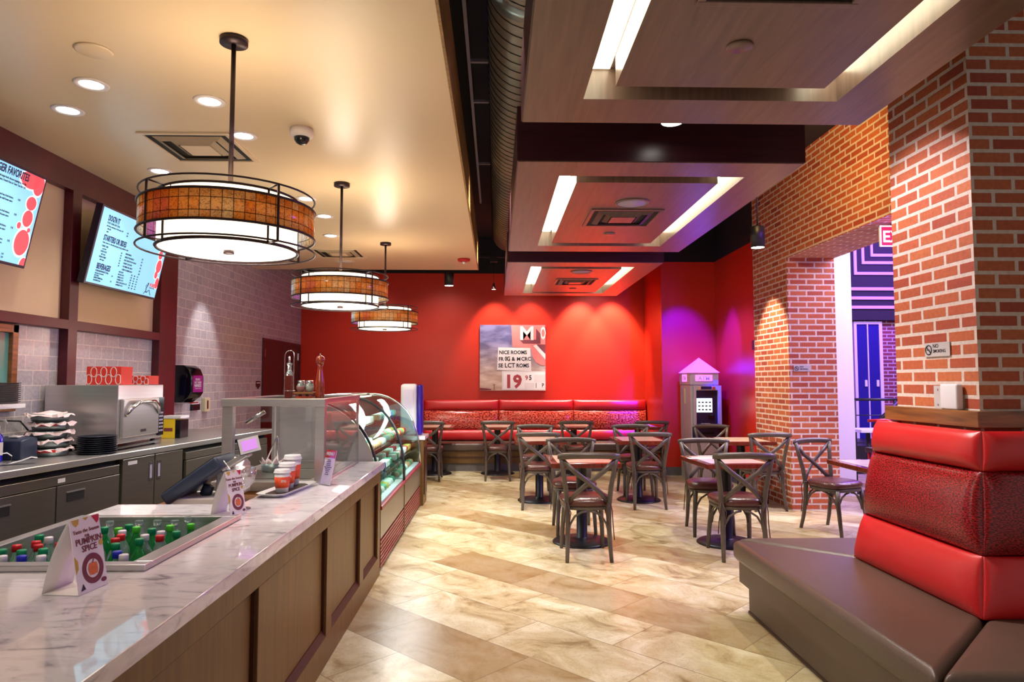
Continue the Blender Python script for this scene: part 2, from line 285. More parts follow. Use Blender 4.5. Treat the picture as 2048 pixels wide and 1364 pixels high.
# ------------------------------------------------------------ mesh helpers
class M:
    def __init__(s): s.v = []; s.f = []; s.sm = []; s.mi = []; s.cyl = None
    def add(s, vs, fs, smooth=False, mi=0):
        o = len(s.v); s.v += [Vector(v) for v in vs]; s.f += [tuple(i+o for i in f) for f in fs]; s.sm += [smooth]*len(fs); s.mi += [mi]*len(fs); return s
    def box(s, x0, x1, y0, y1, z0, z1, mi=0):
        return s.add([(x0, y0, z0), (x1, y0, z0), (x1, y1, z0), (x0, y1, z0), (x0, y0, z1), (x1, y0, z1), (x1, y1, z1), (x0, y1, z1)],
                     [(0, 3, 2, 1), (4, 5, 6, 7), (0, 1, 5, 4), (1, 2, 6, 5), (2, 3, 7, 6), (3, 0, 4, 7)], False, mi)
    def prism(s, poly, z0, z1, mi=0):      # poly ccw in xy
        n = len(poly)
        return s.add([(x, y, z0) for x, y in poly] + [(x, y, z1) for x, y in poly],
                     [tuple(range(n-1, -1, -1)), tuple(range(n, 2*n))] + [(i, (i+1) % n, n+(i+1) % n, n+i) for i in range(n)], False, mi)
    def prismx(s, poly, x0, x1, mi=0):     # poly in yz
        n = len(poly)
        return s.add([(x0, y, z) for y, z in poly] + [(x1, y, z) for y, z in poly],
                     [tuple(range(n-1, -1, -1)), tuple(range(n, 2*n))] + [(i, (i+1) % n, n+(i+1) % n, n+i) for i in range(n)], False, mi)
    def prismy(s, poly, y0, y1, mi=0):     # poly in xz
        n = len(poly)
        return s.add([(x, y0, z) for x, z in poly] + [(x, y1, z) for x, z in poly],
                     [tuple(range(n)), tuple(range(2*n-1, n-1, -1))] + [(i, n+i, n+(i+1) % n, (i+1) % n) for i in range(n)], False, mi)
    def lathe(s, prof, c=(0, 0, 0), n=24, smooth=True, mi=0, sy=1, closed=False):
        k = len(prof); vs = []
        for j in range(n):
            a = 2*PI*j/n
            for r, z in prof: vs.append((c[0]+r*math.cos(a), c[1]+r*sy*math.sin(a), c[2]+z))
        fs = []
        for j in range(n):
            for i in range(k-1 if not closed else k):
                i2 = (i+1) % k
                fs.append((j*k+i, ((j+1) % n)*k+i, ((j+1) % n)*k+i2, j*k+i2))
        if not closed:
            if prof[0][0] > 1e-6: fs.append(tuple(j*k for j in range(n-1, -1, -1)))
            if prof[-1][0] > 1e-6: fs.append(tuple(j*k+k-1 for j in range(n)))
        return s.add(vs, fs, smooth, mi)
    def tube(s, pts, r, n=8, closed=False, smooth=True, mi=0, flat=1.0, up=None):
        pts = [Vector(p) for p in pts]; m = len(pts); rs = r if isinstance(r, (list, tuple)) else [r]*m; vs = []
        prev = None
        for i, p in enumerate(pts):
            if closed: d = pts[(i+1) % m]-pts[i-1]
            else: d = pts[min(i+1, m-1)]-pts[max(i-1, 0)]
            d.normalize()
            if up is not None: a = Vector(up)
            else: a = prev if prev is not None else (Vector((0, 0, 1)) if abs(d.z) < .9 else Vector((1, 0, 0)))
            e = (a - d*a.dot(d)).normalized(); prev = e; g = d.cross(e)
            for j in range(n):
                t = 2*PI*(j+.5)/n; vs.append(p + e*rs[i]*math.cos(t) + g*rs[i]*flat*math.sin(t))
        fs = [(i*n+j, i*n+(j+1) % n, ((i+1) % m)*n+(j+1) % n, ((i+1) % m)*n+j) for i in range(m if closed else m-1) for j in range(n)]
        if not closed: fs += [tuple(range(n-1, -1, -1)), tuple((m-1)*n+j for j in range(n))]
        return s.add(vs, fs, smooth, mi)
    def ring(s, R, r, z, n=48, c=(0, 0)):
        return s.tube([(c[0]+R*math.cos(2*PI*i/n), c[1]+R*math.sin(2*PI*i/n), z) for i in range(n)], r, 6, True, True, 0, 1, (0, 0, 1))
    def pillow(s, p00, p10, p01, p11, nrm, bulge, back=.03, nu=16, nv=8, pu=8, pv=3):
        P = [Vector(p) for p in (p00, p10, p01, p11)]; nrm = Vector(nrm); vs = []
        for j in range(nv+1):
            for i in range(nu+1):
                u, v = i/nu, j/nv
                u = .5-.5*math.cos(PI*u); v = .5-.5*math.cos(PI*v)
                q = P[0]*(1-u)*(1-v)+P[1]*u*(1-v)+P[2]*(1-u)*v+P[3]*u*v
                vs.append(q + nrm*bulge*((1-abs(2*u-1)**pu)*(1-abs(2*v-1)**pv))**.6)
        K = (nu+1)*(nv+1); vs += [P[0]-nrm*back, P[1]-nrm*back, P[2]-nrm*back, P[3]-nrm*back]
        fs = [(j*(nu+1)+i, j*(nu+1)+i+1, (j+1)*(nu+1)+i+1, (j+1)*(nu+1)+i) for j in range(nv) for i in range(nu)]
        fs += [tuple([K, K+1] + [i for i in range(nu, -1, -1)]), tuple([K+3, K+2] + [nv*(nu+1)+i for i in range(nu+1)]),
               tuple([K+2, K] + [j*(nu+1) for j in range(nv+1)]), tuple([K+1, K+3] + [j*(nu+1)+nu for j in range(nv, -1, -1)]), (K, K+2, K+3, K+1)]
        return s.add(vs, fs, True)
    def xf(s, m):
        s.v = [m @ v for v in s.v]; return s
    def build(s, name, mats, parent=None, bevel=0, bseg=2, subd=0, label=None, loc=(0, 0, 0)):
        me = bpy.data.meshes.new(name); me.from_pydata([tuple(v) for v in s.v], [], s.f); me.update()
        if not isinstance(mats, (list, tuple)): mats = [mats]
        for m in mats: me.materials.append(MT[m] if isinstance(m, str) else m)
        uv = me.uv_layers.new(name='UVMap').data
        for p in me.polygons:
            p.use_smooth = s.sm[p.index]; p.material_index = s.mi[p.index]
            n = p.normal; ax = max(range(3), key=lambda i: abs(n[i]))
            if s.cyl:
                a0 = None
                for li in p.loop_indices:
                    v = me.vertices[me.loops[li].vertex_index].co; a = math.atan2(v.y, v.x)
                    if a0 is None: a0 = a
                    if a - a0 > PI: a -= 2*PI
                    if a - a0 < -PI: a += 2*PI
                    uv[li].uv = (a*s.cyl, v.z)
            else:
                for li in p.loop_indices:
                    v = me.vertices[me.loops[li].vertex_index].co
                    uv[li].uv = (v.y, v.z) if ax == 0 else ((v.x, v.z) if ax == 1 else (v.x, v.y))
        o = bpy.data.objects.new(name, me); C.objects.link(o); o.location = loc
        if parent: o.parent = parent
        if bevel:
            b = o.modifiers.new('bevel', 'BEVEL'); b.width = bevel; b.segments = bseg; b.limit_method = 'ANGLE'; b.angle_limit = math.radians(40)
            if bseg > 2:
                for p in me.polygons: p.use_smooth = True
        if subd: q = o.modifiers.new('subd', 'SUBSURF'); q.levels = subd; q.render_levels = subd
        if label: o['label'] = label
        return o
def tag(o, label, cat, group=None, kind=None):
    o['label'] = label; o['category'] = cat
    if group: o['group'] = group
    if kind: o['kind'] = kind
    return o
def thing(name, label, cat, loc=(0, 0, 0), rot=0, group=None, mtx=None):
    o = bpy.data.objects.new(name, None); C.objects.link(o); o.empty_display_size = .1
    if mtx is not None: o.matrix_world = Matrix.Translation(loc) @ mtx.to_4x4()
    else: o.location = loc; o.rotation_euler = (0, 0, rot)
    return tag(o, label, cat, group)
def struct(m, name, mats, **k):
    o = m.build(name, mats, **k); o['kind'] = 'structure'; return o
def frame(xa, ya):
    xa = Vector(xa).normalized(); ya = Vector(ya).normalized(); za = xa.cross(ya)
    return Matrix((xa, ya, za)).transposed()
FY = frame((1, 0, 0), (0, 0, 1))        # faces the camera (-Y)
FXP = frame((0, 1, 0), (0, 0, 1))       # faces +X (on the left wall)
FXN = frame((0, -1, 0), (0, 0, 1))      # faces -X (on the right wall)
def text_mesh(lines, mats, name, parent, mtx=None):
    """lines: (string, x, y, size, align, mat index, bold); laid in local XY, facing +Z"""
    m = M(); dg = None
    for L in lines:
        st, x, y, sz = L[:4]; al = L[4] if len(L) > 4 else 'LEFT'; mi = L[5] if len(L) > 5 else 0; bold = L[6] if len(L) > 6 else 0; zz = L[7] if len(L) > 7 else .001
        cu = bpy.data.curves.new('lettering', 'FONT'); cu.body = st; cu.size = sz; cu.align_x = al; cu.offset = bold*sz; cu.resolution_u = 2; cu.extrude = .0006
        o = bpy.data.objects.new('lettering_source', cu); C.objects.link(o)
        me = bpy.data.meshes.new_from_object(o)
        sx = L[8] if len(L) > 8 else 1
        vs = [(v.co.x*sx + x, v.co.y + y, v.co.z + zz) for v in me.vertices]; fs = [tuple(p.vertices) for p in me.polygons]
        m.add(vs, fs, False, mi)
        bpy.data.objects.remove(o); bpy.data.curves.remove(cu); bpy.data.meshes.remove(me)
    if mtx is not None: m.xf(mtx if len(mtx) == 4 else mtx.to_4x4())
    return m.build(name, mats, parent)
def disc(m, x, y, z, r, rx=None, n=20, mi=0, t=.0008):
    rx = rx or r
    m.prism([(x+rx*math.cos(2*PI*i/n), y+r*math.sin(2*PI*i/n)) for i in range(n)], z, z+t, mi)
def dup(root, loc=None, rot=None, label=None, group=None):
    r = root.copy(); C.objects.link(r)
    if loc is not None: r.location = loc
    if rot is not None: r.rotation_euler = (0, 0, rot)
    if label: r['label'] = label
    if group: r['group'] = group
    for ch in list(root.children):
        c = ch.copy(); C.objects.link(c); c.parent = r
        for g in list(ch.children):
            d = g.copy(); C.objects.link(d); d.parent = c
    return r

# ============================================================ THE ROOM
struct(M().box(-3.9, 9.2, -3, 13.2, -.12, 0), 'floor', 'floor')
struct(M().box(-3.9, 4.2, -3, 12.6, BZ, BZ+.1), 'ceiling', 'black')
m = M().box(-3.9, -.262, -3, 9.98, CZ, 3.5)
struct(m, 'ceiling_lower', 'cream')
struct(M().box(-.262, -.247, -3, 9.98, CZ-.004, 3.5), 'trim_1', 'fascia')
# left wall: thick framed part behind the menu boards, tiled wall further back
struct(M().box(-3.9, -3.24, -3, 6.7, 0, 1.9), 'wall_left', 'tile')
struct(M().box(-3.9, -3.24, -3, 6.7, 1.9, CZ), 'wall_left_upper', 'panel')
m = M().box(-3.9, -3.46, 6.7, 10.2, 0, BZ).box(-3.9, -3.46, 12.14, 12.2, 0, BZ).box(-3.9, -3.46, 10.2, 12.14, 2.14, BZ)
struct(m, 'wall_left_rear', 'tile')
struct(M().box(-3.24, -3.172, -1, 6.84, 2.93, CZ), 'trim_2', 'maroon', bevel=.003)
struct(M().box(-3.24, -3.172, -1, 6.6, 1.883, 1.955), 'trim_3', 'maroon', bevel=.003)
for i, (a, b) in enumerate(((5.134, 5.244), (3.35, 3.46))):
    struct(M().box(-3.24, -3.171, a, b, .98, CZ), 'trim_%d' % (4+i), 'maroon', bevel=.003)
struct(M().box(-3.46, -3.170, 6.51, 6.847, 0, CZ), 'trim_6', 'maroon', bevel=.003)
struct(M().box(-3.24, -3.21, -1, 6.5, .98, 1.13), 'trim_7', 'maroon')
# back wall, projecting column, right red wall (painted black above 3.43)
HB = 3.43
m = M().box(-3.9, 2.68, 12.2, 12.4, 0, HB).box(-3.9, 2.68, 12.2, 12.4, HB, BZ, 1)
struct(m, 'wall_back', ['redwall', 'black'])
m = M().box(2.68, 3.75, 10.93, 12.4, 0, HB).box(2.68, 3.75, 10.93, 12.4, HB, BZ, 1)
struct(m, 'wall_back_column', ['redwall', 'black'])
m = M().box(3.55, 3.75, 9.03, 10.93, 0, HB).box(3.55, 3.75, 9.03, 10.93, HB, BZ, 1)
struct(m, 'wall_right_rear', ['redwall', 'black'])
struct(M().box(2.69, 3.55, 10.905, 10.93, 0, .13).box(3.525, 3.55, 9.03, 10.905, 0, .13), 'baseboard_right', 'toe')
# right brick wall: far pier, lintel over the arch, near pier
m = M().box(3.46, 4.03, 7.97, 9.03, 0, BZ).box(3.46, 4.03, 3.95, 7.97, 2.96, BZ)
struct(m, 'wall_right', 'brick')
struct(M().box(2.35, 4.03, 3.27, 3.95, 0, BZ), 'wall_right_pier', 'brick')
# hall beyond the arch
struct(M().box(4.03, 9.2, 3.95, 13.0, 4.9, 5.0), 'ceiling_hall', 'black')
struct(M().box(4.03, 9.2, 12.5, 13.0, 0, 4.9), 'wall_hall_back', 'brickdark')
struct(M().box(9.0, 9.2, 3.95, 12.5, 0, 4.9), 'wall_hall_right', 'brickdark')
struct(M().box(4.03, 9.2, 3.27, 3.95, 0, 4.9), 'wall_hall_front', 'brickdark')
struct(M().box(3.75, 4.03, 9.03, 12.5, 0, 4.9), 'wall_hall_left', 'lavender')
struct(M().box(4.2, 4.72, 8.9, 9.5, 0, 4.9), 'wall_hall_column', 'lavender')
struct(M().box(4.72, 9.0, 11.0, 12.5, 0, .45), 'floor_hall_landing', 'dark')
# nested neon lined bulkhead above the hall doors
m = M().box(6.3, 8.99, 12.38, 12.499, 2.62, 4.7)
b = tag(m.build('patterned_bulkhead', 'black'), 'black bulkhead with nested violet lines above the navy hall doors', 'wall panel')
m = M()
for x, z1, z0, t in ((6.62, 3.95, 3.46, .05), (6.77, 4.0, 3.66, .045), (6.94, 4.1, 3.80, .04)):
    m.box(x, x+t, 12.35, 12.385, z0, z1); m.box(x+t, 9.0, 12.35, 12.385, z0, z0+.05)
for z in (3.17, 3.0, 2.83): m.box(6.5, 9.0, 12.35, 12.385, z, z+.055)
m.build('violet_band', 'lav', b)
# navy hall doors
m = M().box(6.63, 6.68, 12.44, 12.5, .45, 2.60).box(7.10, 7.16, 12.44, 12.5, .45, 2.60).box(6.68, 7.10, 12.44, 12.5, 2.55, 2.60).box(6.875, 6.895, 12.44, 12.5, .45, 2.55)
d = struct(m, 'door_2', 'lavender')
for x0, x1, hx in ((6.68, 6.875, 6.81), (6.895, 7.10, 7.03)):
    l = M().box(x0, x1, 12.46, 12.5, .45, 2.55).build('door_leaf', 'bluedoor', d); M().box(hx, hx+.045, 12.44, 12.46, 1.40, 1.52).build('pull_plate', 'white', l)
# double door in the tiled wall
m = M().box(-3.47, -3.44, 10.2, 10.25, 0, 2.14).box(-3.47, -3.44, 12.09, 12.14, 0, 2.14).box(-3.47, -3.44, 10.25, 12.09, 2.09, 2.14)
d = struct(m, 'door_1', 'maroon')
for a, b in ((10.25, 11.165), (11.175, 12.09)):
    l = M().box(-3.50, -3.455, a, b, .01, 2.09).build('door_leaf', 'door', d)
    hy = a+.03 if a < 11 else b-.06
    for hz in (1.86, .3): M().box(-3.456, -3.444, hy, hy+.03, hz, hz+.12).build('hinge', 'chrome', l)
# pass-through window at the far left
m = M().box(-3.24, -3.20, 4.60, 4.655, 1.34, 1.875).box(-3.24, -3.20, 3.47, 3.52, 1.34, 1.875).box(-3.24, -3.20, 3.47, 4.655, 1.82, 1.875).box(-3.24, -3.20, 3.47, 4.655, 1.30, 1.35)
w = struct(m, 'window_1', 'ledge', bevel=.004); M().box(-3.235, -3.228, 3.52, 4.60, 1.35, 1.82).build('pane', 'teal', w)
# ledge round the near pier
struct(M().box(2.30, 4.03, 3.215, 4.0, 1.275, 1.355), 'trim_8', 'ledge', bevel=.004)

# ============================================================ HANGING CEILING COFFERS
def coffer(y0, y1, dy, sy, ky, lbl):
    x0, x1 = .145, 1.99; z0, z1 = CF, 3.26
    t = thing('ceiling_coffer', lbl, 'ceiling panel', (x0, y0, z0), group='suspended coffers over the dining side')
    w, l = x1-x0, y1-y0; h = z1-z0
    a, b = .29, w-.28; c, d = .295, l-.31
    m = M().box(0, a, 0, l, 0, h).box(b, w, 0, l, 0, h).box(a, b, 0, c, 0, h).box(a, b, d, l, 0, h)
    m.build('outer_frame', 'veneer', t)
    m = M().box(-.008, w+.008, -.008, 0, .006, h).box(-.008, w+.008, l, l+.008, .006, h).box(-.008, 0, 0, l, .006, h).box(w, w+.008, 0, l, .006, h); m.build('fascia', 'fasciad', t)
    M().box(a, b, c, d, .155, h).build('top_lid', 'veneer', t)
    p = M().box(a+.135, b-.135, c+.15, d-.15, 0, .154).build('inner_panel', 'veneer', t)
    for u in (a+.005, b-.13): M().box(u, u+.125, c+.02, d-.02, .146, .154).build('light_strip', 'led', t)
    return t
coffer(.6, 3.62, 1.86, 0, 2.76, 'hanging wood coffer nearest the camera, overhead at upper right')
coffer(4.29, 7.31, 5.46, 5.27, 6.395, 'middle hanging wood coffer, violet glow on its right corner')
coffer(8.0, 11.14, 9.2, 8.65, 10.26, 'farthest hanging wood coffer, in front of the red wall')
def diffuser(x, y, z, s, mat, lbl, grp, dark='gap'):
    t = thing('air_diffuser', lbl, 'air vent', (x, y, z), group=grp); h = s/2
    m = M()
    for a, b, zz in ((h, h-.03, -.012), ):
        m.box(-a, a, -a, -b, zz, 0).box(-a, a, b, a, zz, 0).box(-a, -b, -b, b, zz, 0).box(b, a, -b, b, zz, 0)
    m.build('frame', mat, t, bevel=.003)
    M().box(-h+.03, h-.03, -h+.03, h-.03, -.002, .0).build('backing', dark, t)
    for k, (a, b) in enumerate(((h-.07, h-.115), (h-.15, h-.19))):
        vs = []
        for r, zz in ((a, -.004), (b, -.022)): vs += [(-r, -r, zz), (r, -r, zz), (r, r, zz), (-r, r, zz)]
        M().add(vs, [(i, (i+1) % 4, 4+(i+1) % 4, 4+i) for i in range(4)] + [(4+i, 4+(i+1) % 4, (i+1) % 4, i) for i in range(4)]).build('louvre', mat, t)
    b = h-.20
    M().box(-b, b, -b, b, -.024, -.014).build('centre_plate', mat, t)
    return t
diffuser(1.04, 2.14, CF, .6, 'veneer', 'square air diffuser in the nearest coffer, cut by the top edge', 'square air diffusers')
diffuser(1.08, 5.765, CF, .6, 'veneer', 'square air diffuser in the middle wood coffer', 'square air diffusers')
diffuser(1.12, 9.55, CF, .58, 'veneer', 'square air diffuser in the farthest wood coffer', 'square air diffusers')
diffuser(-2.06, 4.74, CZ, .6, 'cream', 'square cream air diffuser behind the nearest pendant rod', 'square air diffusers')
diffuser(-2.0, 8.69, CZ, .6, 'cream', 'square cream air diffuser seen past the second pendant', 'square air diffusers')
def plate_disc(x, y, z, r, mat, lbl, cat, grp, name='ceiling_speaker', t=.01):
    o = M().lathe([(0, -t), (r*.9, -t), (r, -t*.6), (r, 0)], n=32).build(name, mat, loc=(x, y, z)); return tag(o, lbl, cat, grp)
def speaker(x, y, z, r, mat, lbl):
    t = thing('ceiling_speaker', lbl, 'speaker', (x, y, z), group='round ceiling speakers')
    M().lathe([(r*.88, 0), (r*.88, -.012), (r, -.008), (r, 0)], n=36).build('rim', mat, t)
    M().lathe([(0, -.008), (r*.88, -.008), (r*.88, 0)], n=36).build('grille', 'cream2' if mat == 'cream' else 'greyp', t)
speaker(1.075, 5.27, CF, .135, 'veneer', 'round speaker grille in the middle wood coffer'); speaker(1.1, 8.66, CF, .14, 'veneer', 'round speaker grille in the farthest wood coffer')
speaker(-2.065, 9.3, CZ, .125, 'cream', 'round cream speaker near the far end of the cream ceiling')
for x, y, z, mt, l in ((1.02, 2.757, CF, 'veneer', 'flat round cover plate in the nearest coffer'), (1.082, 6.395, CF, 'veneer', 'small round cover plate in the middle coffer'), (1.17, 10.26, CF, 'veneer', 'small round cover plate in the farthest coffer'), (-1.985, 3.33, CZ, 'cream', 'cream round cover plate above the left downlights')):
    plate_disc(x, y, z, .055 if mt == 'veneer' else .085, mt, l, 'cover plate', 'sprinkler cover plates', 'cover_plate')
# recessed downlights
dn = ['left of three near the nearest pendant rod, above the first menu board', 'leftmost recessed downlight, above the first menu board', 'just left of the nearest pendant rod', 'just right of the nearest pendant rod beside the diffuser',
      'close above the left rim of the nearest pendant', 'close beyond the right rim of the nearest pendant', 'between the nearest and second pendants, nearer one', 'between the nearest and second pendants, farther one']
for (x, y), l in zip(DOWN, dn):
    t = thing('recessed_downlight', 'round recessed downlight ' + l, 'ceiling light', (x, y, CZ), group='recessed downlights in the cream ceiling')
    M().lathe([(.062, 0), (.062, -.006), (.085, -.008), (.09, 0)], n=32).build('trim_ring', 'cream2', t)
    M().lathe([(0, -.003), (.06, -.003), (.06, 0)], n=28).build('lens', 'lamp', t)
# dome camera
t = thing('dome_camera', 'white dome security camera on the cream ceiling', 'security camera', (-1.256, 4.367, CZ))
M().lathe([(0, 0), (.072, 0), (.075, -.03), (.068, -.05), (.05, -.058), (0, -.058)], n=32).build('housing', 'cream2', t)
M().lathe([(.05, -.055), (.047, -.075), (.034, -.094), (.016, -.104), (0, -.106)], n=28).build('dome', 'gloss', t)
t = thing('fire_strobe', 'red round fire alarm strobe near the ceiling edge', 'fire alarm', (-.425, 9.07, CZ))
M().lathe([(0, 0), (.085, 0), (.08, -.028), (.05, -.038), (0, -.038)], n=28).build('base', 'rednoise', t); M().lathe([(.025, -.036), (.022, -.06), (0, -.066)], n=16).build('strobe_lens', 'white', t)

# duct, rail and hangers in the black plenum
t = thing('spiral_duct', 'round grey spiral air duct running above the coffers', 'duct', (.2, 0, 3.70))
m = M().tube([(0, y, 0) for y in (-2, 5, 10.1, 10.25, 10.35)], [.25, .25, .25, .235, .18], 32); m.build('pipe', 'ductm', t)
m = M()
for i in range(100):
    y = -.8 + i*.11
    if y < 10.1: m.tube([(.2525*math.cos(2*PI*k/28), y + .11*k/28*1.0, .2525*math.sin(2*PI*k/28)) for k in range(29)], .0032, 4)
m.build('seam', 'dark', t)
M().tube([(0, 3.5, 0), (0, 3.62, 0)], [.256, .256], 32).build('joint_band', 'foil', t)
t = thing('strut_rail', 'thin grey metal rail with cross bars in the black ceiling gap', 'rail', (-.205, 2.6, 3.93))
M().box(-.012, .012, 0, 6.6, -.012, .012).build('rail', 'greyp', t)
for y in (2.45, 3.2, 4.9): M().box(.012, .21, y, y+.03, -.012, .012).build('cross_bar', 'greyp', t)
# cylinder downlights
def cyl_light(x, y, z, r, h, top, lbl, white=False):
    t = thing('cylinder_downlight', lbl, 'ceiling light', (x, y, z), group='cylinder downlights')
    mt = 'white' if white else 'dark'
    M().lathe([(r*.9, .004), (r, 0), (r, h), (r*.93, h+.006), (0, h+.006)], n=32).build('housing', mt, t)
    M().tube([(0, 0, h), (0, 0, top-z-.005)], .008, 8).build('stem', 'dark', t)
    M().lathe([(0, .002), (r*.9, .002), (r*.9, .006)], n=28).build('lens', 'lamp', t)
    M().lathe([(0, top-z-.02), (.05, top-z-.02), (.05, top-z-.001), (0, top-z-.001)], n=24).build('canopy', 'dark', t)
cyl_light(1.06, 4.0, 3.05, .07, .14, BZ, 'cylinder downlight between the nearest and middle coffers'); cyl_light(2.66, 6.8, 2.85, .07, .21, BZ, 'black cylinder downlight hanging before the brick arch')
cyl_light(-.706, 10.3, 2.94, .07, .2, BZ, 'black cylinder downlight hanging beyond the cream ceiling edge')
# track with the bullet spotlight
t = thing('track_light', 'black lighting track with bullet spotlight over the picture', 'track light', (-.03, 11.0, 3.5))
M().box(-.35, 2.4, -.015, .015, 0, .03).build('track', 'dark', t)
for x in (-.3, 1.2, 2.35): M().tube([(x, 0, .03), (x, 0, .59)], .006, 6).build('hanger_rod', 'dark', t)
M().tube([(0, 0, 0), (0, 0, -.42)], .004, 6).build('drop_cord', 'dark', t); M().box(-.06, .06, -.03, .03, -.07, 0).build('adapter', 'dark', t)
sp = M().lathe([(.014, .1), (.02, .06), (.038, 0), (.034, 0), (.0, .01)], (0, 0, -.52), 20).build('spot_head', 'chrome', t); M().lathe([(0, 0), (.03, 0), (.03, .004)], (0, 0, -.519), 16).build('lens', 'lamp', sp)
for x, l in ((.62, 'second from the left'), (1.5, 'third from the left'), (2.07, 'rightmost')):
    t = thing('wall_washer', 'small black wall washer spot above the red wall, ' + l, 'ceiling light', (x, 11.6, 3.42), group='wall washer spots')
    M().lathe([(.04, 0), (.045, .12), (0, .13)], n=20).build('housing', 'dark', t); M().tube([(0, 0, .12), (0, 0, .679)], .008, 6).build('stem', 'dark', t)

# ============================================================ PENDANT LAMPS
def pendant():
    t = thing('drum_pendant', 'nearest large round drum pendant with mosaic glass band', 'pendant lamp', (-1.25, 3.2, 2.10), group='drum pendants over the counter')
    R, r = .383, .305
    Z0 = 2.10; H = CZ-Z0
    M().lathe([(.064, H-.028), (.064, H-.0005), (0, H-.0005)], n=32).build('canopy', 'bronze', t)
    M().tube([(0, 0, .23), (0, 0, H-.02)], .011, 10).build('stem', 'bronze', t)
    m = M().lathe([(r, .01), (r, .25)], n=64); m.f = [f for f in m.f if len(f) == 4]; m.sm = m.sm[:len(m.f)]; m.mi = m.mi[:len(m.f)]; m.build('inner_shade', 'drum', t)
    M().lathe([(0, .010), (r, .010), (r, .014)], n=64).build('bottom_diffuser', 'drumb', t)
    m = M().lathe([(R, .075), (R, .202), (R-.004, .202), (R-.004, .075)], n=72, closed=True); m.cyl = R
    m.build('mosaic_band', 'mosaic', t)
    m = M().ring(R+.003, .006, .073).ring(R+.003, .006, .204); m.build('band_rim', 'bronze', t)
    M().ring(R, .0045, .26).build('upper_ring', 'bronze', t); M().ring(R+.005, .0045, .008).build('lower_ring', 'bronze', t)
    M().ring(r+.004, .006, .25).ring(r+.003, .008, .01).build('shade_rim', 'bronze', t)
    for k in range(4):
        a = PI/4 + k*PI/2 + .12
        c, s = math.cos(a), math.sin(a)
        m = M().tube([(R*c, R*s, .008), (R*c, R*s, .26)], .006, 6).tube([((r)*c, r*s, .25), (R*c, R*s, .26)], .004, 6).tube([(r*c, r*s, .01), (R*c, R*s, .008)], .004, 6).tube([((r+.005)*c, (r+.005)*s, .01), ((r+.005)*c, (r+.005)*s, .25)], .005, 6)
        m.build('bracket', 'bronze', t)
    m = M()
    for k in range(3):
        a = k*2*PI/3; m.tube([(0, 0, .24), (r*math.cos(a), r*math.sin(a), .245)], .005, 6)
    m.build('spider_arm', 'bronze', t)
    M().lathe([(0, -.006), (.024, -.006), (.024, .012)], n=20).build('finial', 'bronze', t)
    return t
p0 = pendant()
dup(p0, (-1.27, 5.585, 2.10), .0, 'second of three drum pendants, midway along the counter'); dup(p0, (-1.3, 8.02, 2.10), .0, 'farthest and smallest looking drum pendant, before the red wall')
for x, y in ((-1.25, 3.2), (-1.27, 5.585), (-1.3, 8.02)):
    for dz, pw in ((.42, 6), (-.24, 11)):
        l = bpy.data.lights.new('pendant_bulb', 'POINT'); l.energy = pw; l.color = WARM; l.shadow_soft_size = .12 if dz > 0 else .17
        o = bpy.data.objects.new('pendant_bulb', l); C.objects.link(o); o.location = (x, y, 2.2+dz)

# ============================================================ FRONT COUNTER
CH = .87
t = thing('service_counter', 'long marble topped service counter with bronze brown panelled front', 'counter', (0, 0, 0))
top = M().prism([(-.865, -.6), (-.865, 5.43), (-1.31, 5.43), (-1.31, 3.58), (-1.93, 3.58), (-1.93, 3.17), (-1.18, 3.17), (-1.18, 2.35), (-1.93, 2.35), (-1.93, -.6)], CH-.05, CH)
m = top; m.box(-1.93, -1.86, 2.35, 3.17, CH-.05, CH)
m.build('marble_top', 'marble', t, bevel=.004)
m = M().box(-1.90, -.92, -.6, 2.30, 0, CH-.051).box(-1.90, -1.86, 2.3, 3.2, 0, CH-.051).box(-1.15, -.92, 2.3, 3.2, 0, CH-.051).box(-1.86, -1.15, 2.3, 3.2, 0, .45).box(-1.90, -.92, 3.2, 3.56, 0, CH-.051).box(-1.29, -.92, 3.56, 5.40, 0, CH-.051)
m.build('carcass', 'counter', t)
# face frame: stiles and rails standing proud of the panels
st = [(-.6, -.35), (.8, .92), (1.73, 1.85), (2.66, 2.78), (3.72, 3.84), (4.62, 4.74), (5.30, 5.405)]
m = M().box(-.92, -.895, -.6, 5.405, CH-.15, CH-.051).box(-.92, -.895, -.6, 5.405, .0, .15)
for a, b in st: m.box(-.92, -.8949, a, b, .15, CH-.15)
m.build('face_frame', 'counter', t, bevel=.002)
for (a, b), (c, d) in zip(st[:-1], st[1:]):
    m = M().prismy([(-.92, .15), (-.8955, .15), (-.915, .185), (-.92, .185)], b, c).prismy([(-.92, CH-.165), (-.92, CH-.15), (-.8955, CH-.15), (-.915, CH-.165)], b, c)
    m.box(-.92, -.905, b, b+.012, .15, CH-.15).box(-.92, -.905, c-.014, c, .15, CH-.15)
    m.build('panel_moulding', 'groove', t)
